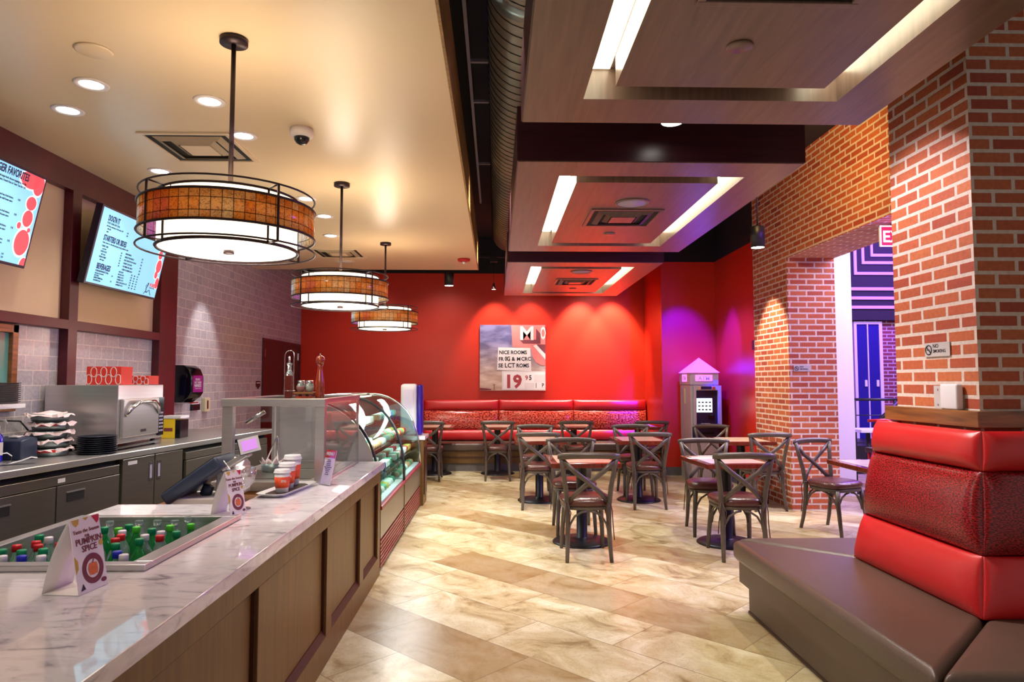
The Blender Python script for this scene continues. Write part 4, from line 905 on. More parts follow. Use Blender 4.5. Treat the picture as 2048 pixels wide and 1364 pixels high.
# basket stack
t0 = None
for i in range(5):
    z = WZ+.001+i*.058; x, y = -3.0+random.uniform(-.006, .006), 4.70+random.uniform(-.006, .006)
    t = thing('lined_basket', ('bottom', 'second', 'middle', 'fourth', 'top')[i] + ' paper lined tin basket of the stack beside the oven', 'basket', (x, y, z), i*.7, 'stacked paper lined baskets')
    M().lathe([(0, 0), (.105, 0), (.118, .05), (.115, .05), (.10, .004), (0, .004)], n=28).build('tin', 'foil', t)
    n = 32; vs = []
    for k in range(n):
        a = 2*PI*k/n; w = random.uniform(.9, 1.18)
        vs += [(.112*math.cos(a), .112*math.sin(a), .046), (.125*w*math.cos(a), .125*w*math.sin(a), .05+random.uniform(-.012, .010)), (.134*w*math.cos(a), .134*w*math.sin(a), .03+random.uniform(-.01, .018))]
    fs = [(3*k+j, 3*((k+1) % n)+j, 3*((k+1) % n)+j+1, 3*k+j+1) for k in range(n) for j in range(2)]
    if i == 4: vs += [(0, 0, .07)]; fs += [(3*k, 3*n, 3*((k+1) % n)) for k in range(n)]
    M().add(vs, fs).build('paper_liner', 'pinkpaper', t)
    if i in (0, 3): M().add([(.126*math.cos(a), .126*math.sin(a), z2) for a in [-1.9+.09*k for k in range(14)] for z2 in (.028, .046)], [(2*k, 2*k+2, 2*k+3, 2*k+1) for k in range(13)]).xf(Matrix.Rotation(-i*.7, 4, 'Z')).build('red_print_band', 'rednoise', t)
# plates
pl = None
for i in range(9):
    z = WZ+.001+i*.0135
    if pl is None:
        pl = M().lathe([(0, 0), (.10, 0), (.122, .009), (.125, .0125), (.12, .013), (.098, .005), (0, .005)], n=36).build('dinner_plate', 'plate')
        o = pl
    else: o = pl.copy(); C.objects.link(o)
    o.location = (-2.755, 4.825, z); tag(o, 'round black plate in the stack in front of the oven', 'plate', 'stacked black plates')
# sanitizer, printer, receipt, cable
t = thing('sanitizer_bottle', 'clear pump bottle of bright blue liquid on the steel worktop', 'bottle', (-3.10, 4.345, WZ))
M().lathe([(0, .001), (.034, .001), (.036, .01), (.036, .15), (.03, .165), (.014, .18), (.014, .19), (0, .19)], n=24).build('blue_filled_body', 'blueliq', t)
M().lathe([(.017, .188), (.019, .19), (.019, .22), (.010, .225), (.008, .25), (0, .25)], n=18).build('pump_collar', 'white', t); M().tube([(-.02, 0, .255), (.01, 0, .262), (.05, 0, .255), (.062, 0, .235)], .007, 8).build('pump_spout', 'white', t)
M().prism([(.0365*math.cos(a), .0365*math.sin(a)) for a in [-1.2+.15*k for k in range(14)]] , .04, .12).build('label', 'white', t)
t = thing('receipt_printer', 'navy receipt printer box on the steel worktop', 'printer', (-3.08, 4.485, WZ), -.1)
M().prismx([(-.07, .001), (.07, .001), (.07, .13), (.02, .145), (-.07, .12)], -.09, .10).build('casing', 'navybox', t, bevel=.008, bseg=3); M().box(-.03, .03, -.02, .04, .14, .148).build('paper_slot', 'paper', t)
t = M(); pts = [(.0, -.02), (.03, .0), (.035, .03), (.01, .05), (-.03, .045), (-.045, .015), (-.03, -.01), (.02, -.015), (.08, 0.0), (.13, .018), (.16, .012)]
vs = [(x, y, z+.022) for x, z in pts for y in (-.04, .04)]
o = tag(M().add(vs, [(2*i, 2*i+2, 2*i+3, 2*i+1) for i in range(len(pts)-1)], True).build('receipt_paper', 'white', loc=(-2.92, 4.17, WZ)), 'curled white receipt paper lying on the steel worktop', 'paper'); o.rotation_euler = (0, 0, .6)
t = thing('display_carton', 'yellow and black snack carton right of the oven', 'box', (-2.84, 6.15, WZ))
M().box(-.075, .04, -.08, .08, .001, .17).build('yellow_carton', 'yellow', t, bevel=.002); M().box(.042, .085, -.08, .08, .001, .16).build('black_side', 'gloss', t, bevel=.002); M().box(-.08, .09, -.085, .085, .171, .195).build('white_lid', 'white', t, bevel=.003)
m = M().box(-.055, .02, -.0815, -.0805, .06, .09); m.build('printed_picture', 'plum', t)
o = tag(M().tube([(-3.20, 3.9, 1.26), (-3.20, 4.2, 1.235), (-3.20, 4.5, 1.245), (-3.20, 4.7, 1.23), (-3.20, 4.8, 1.15), (-3.19, 4.86, 1.02)], .006, 8).build('power_cable', 'gloss'), 'black power cable looping behind the basket stack', 'cable')
t = thing('wall_shelf', 'small steel wall shelf at the left frame edge', 'shelf', (-3.238, 3.9, 1.33))
M().box(0, .30, -.5, .46, 0, .032).build('shelf_board', 'steel', t, bevel=.003); M().box(0, .012, -.4, -.35, -.12, 0).box(0, .2, -.38, -.37, -.02, 0).build('bracket', 'steeld', t)
M().box(0, .06, .28, .42, -.13, -.05).build('socket_box', 'white', t, bevel=.004)
tr = None
for i in range(10):
    if tr is None:
        tr = M().prism([(-.11, -.21), (.11, -.21), (.12, -.20), (.12, .20), (.11, .21), (-.11, .21), (-.12, .2), (-.12, -.2)], 0, .006); tr.box(-.125, .125, -.215, .215, .006, .0115); tr = tr.build('food_tray', 'dark', bevel=.001); o = tr
    else: o = tr.copy(); C.objects.link(o)
    o.location = (-3.085, 4.13, 1.363+i*.0128); tag(o, 'thin black tray in the stack on the small wall shelf', 'tray', 'stacked black trays')
# wall things on the tiles
t = thing('towel_dispenser', 'black paper towel dispenser with violet HANDS label', 'towel dispenser', (-3.46, 7.52, 1.27))
M().prismy([(.0, 0), (.12, 0), (.19, .05), (.223, .10), (.223, .28), (.19, .36), (.13, .40), (0, .40)], -.15, .15).build('housing', 'gloss', t, bevel=.012, bseg=3)
lb = M().box(.222, .2262, -.12, .12, .11, .29).build('violet_label', 'magenta', t)
Fm = FXP.to_4x4(); Fm.translation = Vector((.2275, 0, 0))
text_mesh([('PEOPLE', -.01, .235, .034, 'CENTER', 0, .02), ('MUST WASH', -.01, .205, .030, 'CENTER', 0, .02), ('HANDS', -.01, .165, .05, 'CENTER', 0, .03), ('always before work', 0, .145, .017, 'CENTER')], ['white'], 'printed_words', t, Fm)
M().box(.05, .19, -.11, .11, -.012, .0).build('towel_slot', 'chrome', t)
t = thing('soap_dispenser', 'blue soap dispenser beside the dark red post', 'soap dispenser', (-3.46, 7.12, 1.3)); M().box(0, .10, -.05, .06, .0, .27).build('tank', 'purple', t, bevel=.015, bseg=3); M().box(.02, .13, -.04, .05, .26, .31).build('chrome_cap', 'chrome', t, bevel=.01)
t = thing('wall_switch', 'ivory wall switch box right of the towel dispenser', 'switch', (-3.46, 8.22, 1.14)); M().box(0, .045, -.07, .07, 0, .16).build('plate', 'ivory', t, bevel=.004); M().box(.045, .047, -.02, .02, .03, .13).build('rocker', 'maroon', t)
t = thing('card_holder', 'small black card holder under the towel dispenser', 'card holder', (-3.46, 7.95, 1.165)); M().box(0, .03, -.1, .1, 0, .07).build('tray', 'gloss', t, bevel=.003); M().box(.004, .02, -.09, .09, .07, .095).build('cards', 'white', t)
t = thing('shield_sign', 'tiny black shield sign beside the dark red door', 'sign', (-3.46, 10.05, 1.45), mtx=FXP)
M().prism([(-.09, .05), (-.09, -.02), (0, -.07), (.09, -.02), (.09, .05)], 0, .006).build('plate', 'gloss', t); M().box(-.07, .07, .015, .03, .006, .007).build('white_bar', 'white', t)

# ============================================================ MENU SCREENS
def teardrops(m, L, mi):
    for cx, cy, rx, ry in L: disc(m, cx, cy, .0012, ry, rx, 26, mi)
def tv(y, lines, drops, lbl, kx=1.0):
    tl = math.radians(12); X = Vector((0, 1, 0)); Y = Vector((math.sin(tl), 0, math.cos(tl))); Z = X.cross(Y)
    t = thing('menu_screen', lbl, 'menu screen', (-3.095, y, 2.235), group='tilted menu screens', mtx=Matrix((X, Y, Z)).transposed())
    w, h = 1.075, .62; b = .018
    M().box(0, w, 0, h, -.055, 0).build('case', 'tvcase', t, bevel=.004)
    M().box(b, w-b, b, h-b, 0, .0015).build('display', 'tv', t)
    text_mesh([(l[0], .1+(l[1]-.1)*kx, l[2], l[3], l[4] if len(l) > 4 else 'LEFT', 0 if l[3] > .03 else 1, .026 if l[3] > .03 else .005, .0034, .58 if l[3] > .03 else .72) for l in lines if l[0]], ['navy', 'ink'], 'menu_words', t)
    m = M()
    for cx, cy, rx, ry in drops:
        cut = lambda v, lo, hi: max(lo, min(hi, v))
        for q, mi, zz in ((1.16, 0, .0017), (1.0, 1, .0024)):
            m.prism([(cut(cx+q*rx*math.cos(2*PI*i/26), b, w-b), cut(cy+q*ry*math.sin(2*PI*i/26), b, h-b)) for i in range(26)], zz, zz+.0006, mi)
    m.build('swirl_drops', ['tvwhite', 'tvred'], t)
    m = M()
    m.box(w*.35, w*.45, h*.4, h*.5, -.12, -.056); m.build('wall_mount', 'dark', t)
    return t
pr = [('4.95', )]
def items(x, y, names, px_, dy=.022, sz=.017, price='4.25'):
    o = []
    for i, n in enumerate(names): o += [(n, x, y-i*dy, sz)] + ([(price, px_, y-i*dy, sz)] if px_ else [])
    return o
L1 = [('BURGER FAVORITES', .91, .545, .066, 'RIGHT'), ('All burgers are ground fresh angus beef, choose toppings as you like', .90, .515, .019, 'RIGHT'), ('served with lettuce, tomato, French Fries or Tater Tots for 1.95', .90, .493, .019, 'RIGHT')]
for k, yy in enumerate((.43, .335, .25, .165)):
    L1 += [(('CLASSIC BURGER', 'BACON BURGER', 'VEGGIE BURGER', 'TURKEY BURGER')[k], .48, yy, .022)] + [(s_, .82, yy-.022*(j+1), .018, 'RIGHT') for j, s_ in enumerate(('seasoned beef on a toasted bun, fresh lettuce,', 'tomato and pickles with house sauce'))] + [('9.95', .86, yy-.022, .018)]
L1 += [('or ask our team for something light', .55, .075, .018), ('2.95', .84, .055, .016), ('3.95', .84, .035, .016)]
D1 = [(.93, .56, .09, .055), (1.01, .55, .05, .07), (.985, .42, .045, .045), (.985, .32, .045, .055), (.925, .262, .018, .022), (1.02, .25, .015, .016), (.985, .16, .065, .085), (1.045, .02, .035, .05)]
tv(3.45, L1, D1, 'left menu screen reading BURGER FAVORITES, cut by the frame edge')
L2 = [("DOG'N IT", .10, .515, .062), ('FOOT LONG HOT DOG', .10, .49, .022), ('add cheese, sauerkraut or fresh onions 1.00', .10, .468, .018), ('with chili', .12, .446, .018), ('plain', .12, .424, .018), ('4.95', .44, .468, .018), ('5.95', .44, .446, .018),
      ('STARTERS OR SIDES', .10, .36, .062), ('Order a starter or a side with any burger, hot dog, sandwich or salad', .10, .337, .018), ('CONEY CHILI', .10, .308, .020), ('cup / bowl', .12, .288, .017), ('TATER TOTS', .10, .265, .020), ('half / whole', .12, .245, .017), ('FRENCH FRIES', .10, .222, .020), ('half / whole', .12, .202, .017),
      ('BEVERAGES', .10, .135, .062), ('FOUNTAIN PRODUCTS 20oz', .10, .112, .019), ('cola, diet cola, lemonade', .10, .094, .016), ('RED BULL', .10, .074, .019), ('ENERGY DRINK 8.4oz', .10, .057, .017), ('SUGARFREE 8.4oz', .10, .038, .017)]
L2 += items(.50, .305, ('ONION RINGS', 'GRILLED PORTOBELLO', 'BLUE CHEESE POTATO SALAD', 'CREAMY COLE SLAW', 'CUCUMBER DILL SALAD', 'CARROT & RAISIN SALAD'), .80, .026, .019, '3.95') + items(.42, .300, ('3.95', '4.95', '2.95', '3.95', '2.95', '3.95'), 0, .021, .016)
L2 += items(.46, .150, ('CAFE LATTE', 'MOCHA LATTE', 'VANILLA LATTE', 'CARAMEL LATTE', 'WHITE CHOCOLATE LATTE', 'RASPBERRY LATTE'), .68, .0215, .0175, '3.50') + items(.735, .150, ('4.00',)*6, .79, .0215, .016, '4.50') + items(.64, .555, ('vegetarian, gluten free and', 'dairy free options on', 'request at the register'), 0, .022, .018) + items(.36, .10, ('2.50', '', '3.75'), 0, .022, .016)
D2 = [(1.0, .52, .05, .06), (.985, .40, .035, .04), (1.0, .30, .045, .06), (.985, .22, .028, .035), (1.03, .15, .03, .05)]
t = tv(5.17, L2, D2, 'menu screen reading STARTERS OR SIDES behind the nearest pendant', .85)
text_mesh([('FUEL', .925, .105, .042, 'LEFT', 0, .05, .002), ('AMERICAN GRILL', .925, .090, .012, 'LEFT', 1, 0, .002)], ['tvred', 'ink'], 'logo_words', t)
m = M(); P = [(.895, .115), (.888, .10), (.875, .085), (.88, .06), (.895, .045)]
m.tube([(x, y, .0025) for x, y in P], .005, 5, flat=.3).tube([(.895, .045, .0025), (.93, .075, .0025), (.965, .03, .0025)], .004, 5, flat=.3).tube([(.888, .045, .0025), (.872, .055, .0025), (.85, .03, .0025)], .004, 5, flat=.3).tube([(.885, .09, .0025), (.865, .095, .0025), (.875, .115, .0025), (.89, .11, .0025)], .003, 5, flat=.3); disc(m, .897, .125, .0022, .011, .009, 14)
m.build('logo_figure', 'navy', t)

# ============================================================ DINING CHAIRS AND TABLES
def chair():
    t = thing('cross_back_chair', 'x', 'chair', (0, 0, 0), group='cross back dining chairs')
    sh = .445
    for s in (-1, 1):
        M().tube([(s*.185, -.265, 0), (s*.178, -.235, .12), (s*.172, -.205, .30), (s*.175, -.195, .44), (s*.19, -.215, .60), (s*.215, -.245, .76), (s*.235, -.262, .865)], [.016, .019, .0215, .0225, .021, .0195, .018], 10).build('leg', 'chair', t)
        M().tube([(s*.185, .235, 0), (s*.18, .215, .15), (s*.168, .185, .32), (s*.16, .175, .43)], [.016, .0195, .0215, .022], 10).build('leg', 'chair', t)
    # bowed top rail
    n = 11; pts = [((-1+2*i/(n-1))*.262, -.262-.035*(1-(-1+2*i/(n-1))**2), .872+.012*(1-(-1+2*i/(n-1))**2)) for i in range(n)]
    m = M(); sec = [(-.011, -.028), (.011, -.028), (.016, .0), (.010, .024), (-.010, .024), (-.016, 0)]; vs = []
    for i, p in enumerate(pts):
        k = .75 if i in (0, n-1) else 1
        for a, b in sec: vs.append((p[0], p[1]+a*k, p[2]+b*k))
    m.add(vs, [(i*6+j, i*6+(j+1) % 6, (i+1)*6+(j+1) % 6, (i+1)*6+j) for i in range(n-1) for j in range(6)] + [(5, 4, 3, 2, 1, 0), tuple((n-1)*6+j for j in range(6))], True)
    m.build('top_rail', 'chair', t)
    for s in (-1, 1):
        M().tube([(s*.235, -.262+s*.0, .855), (s*.12, -.272, .745), (0, -.262+s*.006, .655), (-s*.10, -.235, .565), (-s*.165, -.205, .49)], [.0225]*5, 6, flat=.36, up=(0, 0, 1)).build('cross_brace', 'chair', t)
    # seat: rounded trapezoid
    def outl(k, dx=0): return [((.205+.02*math.sin(a))*k*(abs(math.cos(a))**.6)*(1 if math.cos(a) > 0 else -1), .21*k*(abs(math.sin(a))**.6)*(1 if math.sin(a) > 0 else -1)) for a in [2*PI*i/32 for i in range(32)]]
    M().prism(outl(1), sh-.03, sh).build('seat', 'chair', t, bevel=.008, bseg=3)
    cu = M(); lay = [(1.0, 0), (1.05, .016), (1.06, .036), (1.0, .056), (.85, .068), (.5, .072)]; vs = []
    for k, z in lay:
        for i, (x, y) in enumerate(outl(k)): vs.append((x, y-.005, sh+.002+z+(.003 if i % 3 == 0 and 0 < z < .05 else 0)))
    cu.add(vs, [(r*32+i, r*32+(i+1) % 32, (r+1)*32+(i+1) % 32, (r+1)*32+i) for r in range(5) for i in range(32)] + [tuple(range(31, -1, -1)), tuple(5*32+i for i in range(32))], True)
    c = cu.build('seat_cushion', 'cushion', t)
    for s in (-1, 1):
        k = M().tube([(s*.165, -.20, sh+.03), (s*.185, -.225, sh+.035), (s*.20, -.19, sh+.03), (s*.175, -.17, sh+.03)], .006, 6).tube([(s*.188, -.22, sh+.035), (s*.197, -.235, sh-.03), (s*.205, -.215, sh-.12), (s*.215, -.225, sh-.22 - (.05 if s > 0 else 0))], .0045, 6).tube([(s*.18, -.225, sh+.03), (s*.15, -.245, sh-.04), (s*.165, -.24, sh-.14)], .004, 6)
        k.build('cushion_tie', 'tie', c)
    # arched brackets under the seat on the four sides
    for a, b in (((-.17, -.205), (.17, -.205)), ((-.165, .185), (.165, .185)), ((-.168, -.2), (-.165, .18)), ((.168, -.2), (.165, .18))):
        A, B = Vector((*a, 0)), Vector((*b, 0)); m = M()
        for P, Q in ((A, B), (B, A)):
            d = (Q-P); m.tube([P+d*.01+Vector((0, 0, .24)), P+d*.05+Vector((0, 0, .30)), P+d*.16+Vector((0, 0, .365)), P+d*.32+Vector((0, 0, .40)), P+d*.46+Vector((0, 0, .41))], .0095, 8)
        m.build('arched_bracket', 'chair', t)
    return t
def table():
    t = thing('pedestal_table', 'x', 'table', (0, 0, 0), group='square pedestal tables')
    M().box(-.315, .315, -.36, .36, .725, .768).build('wooden_edge_top', 'table', t, bevel=.004)
    M().box(-.255, .255, -.30, .30, .7682, .7695).build('inlaid_surface', 'ttop', t)
    M().lathe([(.275, 0), (.275, .008), (.255, .022), (.12, .034), (.06, .042), (.05, .05), (.05, .70), (.06, .712), (0, .712)], n=36).build('pedestal', 'iron', t)
    M().box(-.20, .20, -.03, .03, .705, .726).box(-.03, .03, -.2, .2, .704, .7258).build('spider_bracket', 'iron', t)
    return t
TB = [(.81, 6.46, 0, 'wooden pedestal table nearest the middle of the room'), (.556, 8.69, 0, 'wooden pedestal table in the second row, left of the aisle chairs'), (1.81, 8.68, 0, 'wooden pedestal table in the second row before the red bench, right one'),
      (2.15, 6.38, .06, 'wooden pedestal table in front of the booth corner'), (3.08, 8.56, 0, 'wooden pedestal table beside the lit brick pier'), (3.42, 6.02, 0, 'wooden pedestal table partly hidden behind the booth back'),
      (-.98, 11.2, 0, 'wooden table at the red bench, leftmost behind the dispenser'), (.035, 11.2, 0, 'wooden table at the red bench, second from the left'), (1.28, 11.2, 0, 'wooden table at the red bench, third from the left'), (2.33, 11.2, 0, 'wooden table at the red bench, rightmost by the orange column')]
tb = table()
for i, (x, y, r, l) in enumerate(TB):
    o = tb if i == 0 else dup(tb)
    o.location = (x, y, 0); o.rotation_euler = (0, 0, r); o['label'] = l
CHS = [(.78, 5.99, 0, 'nearest cross back chair in the middle, seen from behind'), (.79, 6.93, PI, 'cross back chair facing the camera behind the nearest middle table'),
       (.50, 8.29, 0, 'cross back chair seen from behind, left of the second row'), (.54, 9.15, PI, 'cross back chair facing the camera, far side of the left second row table'),
       (1.81, 8.28, 0, 'cross back chair seen from behind, right of the second row'), (1.86, 9.15, PI, 'cross back chair facing the camera, far side of the right second row table'),
       (2.09, 5.96, -.05, 'cross back chair seen from behind, next to the booth corner'), (2.13, 6.83, PI-.12, 'cross back chair facing the camera with violet sheen, before the cash machine'),
       (3.16, 8.14, .06, 'cross back chair against the lit brick pier'), (2.98, 9.08, PI+.1, 'cross back chair directly in front of the cash machine'),
       (3.40, 6.84, PI+.38, 'cross back chair turned toward the booth, in the brick arch'),
       (-1.02, 10.55, 0, 'cross back chair at the red bench, leftmost beside the dispenser'), (.035, 10.58, 0, 'cross back chair at the red bench, second from the left'), (1.22, 10.58, 0, 'cross back chair at the red bench, third from the left'), (2.36, 10.56, .0, 'cross back chair at the red bench, rightmost by the orange column')]
ch = chair()
for i, (x, y, r, l) in enumerate(CHS):
    o = ch if i == 0 else dup(ch)
    o.location = (x, y, 0); o.rotation_euler = (0, 0, r); o['label'] = l

# ============================================================ BENCH AND BOOTH
t = thing('wall_banquette', 'long red upholstered bench along the red back wall', 'bench', (0, 12.19, 0))
x0, x1 = -2.56, 2.66; SEG = [(-2.56, -1.25), (-1.25, .06), (.06, 1.37), (1.37, 2.66)]
M().box(x0, x1, -.68, -.06, 0, .13).build('toe_base', 'toe', t); M().box(x0, x1, -.70, -.06, .131, .33).build('seat_box', 'counter', t); M().box(x0, x1, -.715, -.70, .225, .24).build('trim_strip', 'groove', t)
M().box(x0, x1, -.12, 0, .3, 1.15).build('back_frame', 'maroon', t)
for a, b in SEG:
    a += .004; b -= .004
    M().box(a, b, -.735, -.12, .335, .46).build('seat_cushion', 'vinylbr', t, bevel=.03, bseg=4)
    M().pillow((a, -.22, .47), (b, -.22, .47), (a, -.19, .655), (b, -.19, .655), (0, -1, .1), .045).build('lower_back_roll', 'vinylred', t)
    M().pillow((a, -.19, .66), (b, -.19, .66), (a, -.16, .985), (b, -.16, .985), (0, -1, .1), .04).build('embossed_back_pad', 'croc2', t)
    M().pillow((a, -.15, .99), (b, -.15, .99), (a, -.12, 1.17), (b, -.12, 1.17), (0, -1, .15), .05).build('upper_back_roll', 'vinylred', t)
# corner booth wrapped round the near pier
t = thing('corner_booth', 'large brown and red vinyl booth wrapped round the near brick pier', 'booth', (0, 0, 0))
OX, OY0, OY1 = 1.56, 2.44, 4.56; IX, IY0, IY1 = 2.12, 2.985, 4.06
def seat(poly, nm='seat_cushion'): M().prism(poly, .33, .465).build(nm, 'vinylbr', t, bevel=.035, bseg=5)
seat([(OX, OY0), (IX+.04, IY0+.04), (IX+.04, IY1-.04), (OX, OY1-.03)]); seat([(OX+.012, OY0-.004), (4.0, OY0-.004), (4.0, IY0+.04), (IX+.05, IY0+.04)]); seat([(OX+.03, OY1), (IX+.05, IY1-.04), (4.0, IY1-.04), (4.0, OY1)])
def ringbox(d, z0, z1, nm, mt):
    m = M().box(OX+d, IX+.05, OY0+d, OY1-d, z0, z1).box(IX+.05, 4.0, OY0+d, IY0+.05, z0, z1).box(IX+.05, 4.0, IY1-.05, OY1-d, z0, z1); m.build(nm, mt, t)
ringbox(.04, .19, .33, 'upper_base', 'basebr'); ringbox(.085, .015, .19, 'lower_base', 'basebr'); ringbox(.08, 0, .015, 'toe_strip', 'groove')
lv = [(.462, 0, .722, .045, 'lower_back_roll', 'vinylred', .045, 3), (.726, .045, 1.088, .085, 'embossed_back_pad', 'croc', .05, 3), (1.092, .085, 1.27, .105, 'upper_back_roll', 'vinylred', .05, 3)]
for z0, d0, z1, d1, nm, mt, bu, pv in lv:
    g = .004
    M().pillow((IX+d0, IY1-d0-g, z0), (IX+d0, IY0+d0+g, z0), (IX+d1, IY1-d1-g, z1), (IX+d1, IY0+d1+g, z1), (-1, 0, .15), bu, .08, 24, 12, 10, 2.6).build(nm, mt, t)
    M().pillow((IX+d0+g, IY0+d0, z0), (4.0, IY0+d0, z0), (IX+d1+g, IY0+d1, z1), (4.0, IY0+d1, z1), (0, -1, .15), bu, .08, 30, 12, 14, 2.6).build(nm, mt, t)
    M().pillow((4.0, IY1-d0, z0), (IX+d0+g, IY1-d0, z0), (4.0, IY1-d1, z1), (IX+d1+g, IY1-d1, z1), (0, 1, .15), bu, .04, 30, 12, 14, 2.6).build(nm, mt, t)

# ============================================================ PICTURE
t = thing('canvas_picture', 'square canvas picture of motel signs reading NICE ROOMS and 19 95', 'picture', (-.278, 12.155, 1.33))
Wd, Ht = 1.17, 1.17
M().box(0, Wd, 0, .045, 0, Ht).build('stretched_canvas', 'canvas', t)
T = FY.to_4x4(); T.translation = Vector((0, -.001, 0)); k = Wd/985.0
def P(x, y): return ((x-160)*k, (1143-y)*k)
m = M()
def poly(pts, mi, z): q = [P(*p) for p in pts]; m.prism(q if sum((q[i][0]*q[(i+1) % len(q)][1]-q[(i+1) % len(q)][0]*q[i][1]) for i in range(len(q))) > 0 else q[::-1], z, z+.0008, mi)
poly([(630, 160), (1143, 160), (1143, 450), (920, 470), (920, 510), (650, 490)], 0, .001)
poly([(750, 380), (1003, 380), (1070, 440), (810, 440)], 2, .002); poly([(1003, 210), (1070, 290), (1070, 440), (1003, 380)], 2, .002)
poly([(920, 480), (960, 470), (1143, 690), (1143, 765), (1080, 765), (1000, 720), (950, 640)], 0, .0015); poly([(960, 470), (1010, 455), (1143, 600), (1143, 680)], 1, .003); poly([(1010, 450), (1143, 450), (1143, 590)], 2, .002)
poly([(435, 495), (915, 505), (932, 855), (415, 835)], 1, .003); poly([(490, 850), (1143, 855), (1143, 1140), (490, 1135)], 1, .0022); poly([(515, 870), (1143, 872), (1143, 1120), (515, 1115)], 3, .003)
poly([(830, 1030), (975, 1030), (975, 1110), (830, 1110)], 1, .004); poly([(975, 905), (1143, 905), (1143, 1015), (975, 1015)], 1, .004)
poly([(160, 1100), (260, 1110), (330, 1120), (330, 1135), (160, 1135)], 2, .0015)
for a in (370,): m.prism([P(a, 1135), P(a+8, 1135), P(a+8, 1050), P(a, 1050)], .002, .0026, 2); m.prism([P(a-20, 1056), P(a+28, 1056), P(a+28, 1050), P(a-20, 1050)], .002, .0026, 2)
m.box(P(612, 0)[0], P(618, 0)[0], P(0, 460)[1], P(0, 380)[1], .002, .003, 2)
m.xf(T); m.build('painted_signs', ['pinkp', 'cream2', 'plum', 'pinkp' if 0 else 'paper'], t)
def tx(s_, x, y, px_, mi, b=.02, sx=1.0, al='LEFT'): q = P(x, y); return (s_, q[0], q[1], px_*k*1.38, al, mi, b, .0045, sx)
text_mesh([tx('M', 752, 380, 205, 0, .025, 1.02), tx('O', 1066, 370, 190, 0, .03, .40), tx('NICE ROOMS', 447, 597, 56, 1, .03, .9), tx('FR', 440, 697, 56, 1, .03, .9), tx('0', 533, 697, 66, 1, .03, .75), tx('G', 562, 697, 66, 1, .03, .8), tx('&', 636, 695, 56, 1, .03), tx('M', 712, 695, 54, 1, .03), tx('CRC', 778, 695, 56, 1, .03, .95),
           tx('SE', 436, 795, 58, 1, .03, .95), tx('LCT', 530, 797, 68, 1, .025, .93), tx('ROMS', 705, 795, 58, 1, .03, .9), tx('19', 525, 1095, 192, 2, .04, 1.0), tx('9', 838, 985, 72, 2, .02, .9), tx('5', 895, 983, 72, 3, .03, .85), tx('1', 980, 1105, 80, 1, .0, .8), tx('P', 1086, 1093, 62, 1, .01, .8)],
          ['cream2', 'ink', 'redp', 'ink'], 'painted_letters', t, T)

# ============================================================ CASH MACHINE
t = thing('cash_machine', 'tall grey cash machine with glowing pink pyramid top', 'cash machine', (2.94, 10.22, 0))
w, d = .42, .6
M().box(0, w, .03, d, 0, 1.44).build('casing', 'atm', t, bevel=.006); M().box(-.006, w+.006, .02, d+.006, 1.442, 1.625).build('sign_box', 'atm', t, bevel=.004)
m = M(); m.add([(-.02, .0, 1.627), (w+.02, .0, 1.627), (w+.02, d+.02, 1.627), (-.02, d+.02, 1.627), (w/2, .29, 1.86)], [(0, 1, 4), (1, 2, 4), (2, 3, 4), (3, 0, 4), (3, 2, 1, 0)]); m.build('pyramid_top', 'pinklit', t)
M().box(.075, .33, .012, .02, 1.50, 1.59).build('lit_sign_panel', 'atmtop', t)
text_mesh([('ATM', .2025, 1.513, .085, 'CENTER', 0, .04)], ['white'], 'sign_letters', t, Matrix.Translation((0, .011, 0)) @ FY.to_4x4())
M().box(-.012, -.006, .2, .45, 1.49, 1.60).build('side_sign_panel', 'atmtop', t)
text_mesh([('ATM', 0, 0, .085, 'CENTER', 0, .04)], ['white'], 'side_letters', t, Matrix.Translation((-.013, .325, 1.515)) @ FXN.to_4x4())
m = M().box(.03, .07, -.03, .03, .83, 1.43).box(w-.02, w+.03, -.03, .03, .83, 1.43).box(.07, w-.02, -.03, .03, 1.36, 1.43); m.build('fascia_surround', 'silver', t, bevel=.004)
M().box(.07, w-.02, .018, .03, .83, 1.36).build('fascia_panel', 'atmd', t)
M().box(.07, w-.02, -.06, .03, .805, .86).build('keypad_ledge', 'atmd', t, bevel=.004)
m = M()
for i in range(4):
    for j in range(3): m.box(.14+i*.035, .165+i*.035, -.05+j*.022, -.035+j*.022, .861, .868)
m.build('keypad_buttons', 'atm', t)
M().box(.085, .32, .010, .018, 1.03, 1.24).build('screen', 'screen', t)
m = M()
for i in range(4):
    for j in range(3): m.box(.105+i*.054, .14+i*.054, .0085, .0095, 1.06+j*.055, 1.08+j*.055)
m.build('screen_icons', 'ink', t)
M().box(.26, .35, .0, .018, .93, .99).build('card_reader', 'gloss', t, bevel=.003); M().box(.28, .33, -.003, .0, .985, .99).build('green_light', 'capg', t)
for x in (.09, .31): M().box(x, x+.045, -.036, -.03, 1.375, 1.415).build('camera_light', 'chrome', t)
M().box(.14, .30, -.034, -.03, 1.375, 1.42).build('dark_window', 'atmd', t)
M().box(.02, w+.01, .01, .03, .64, .80).build('dispenser_panel', 'atmd', t, bevel=.003); M().box(.14, .34, .004, .01, .70, .735).build('cash_slot', 'gap', t)
M().box(-.012, 0, .32, .38, 1.15, 1.38).build('side_handle', 'ivory', t)
M().box(.01, w-.01, .025, .03, .04, .60).build('lower_door', 'atm', t)

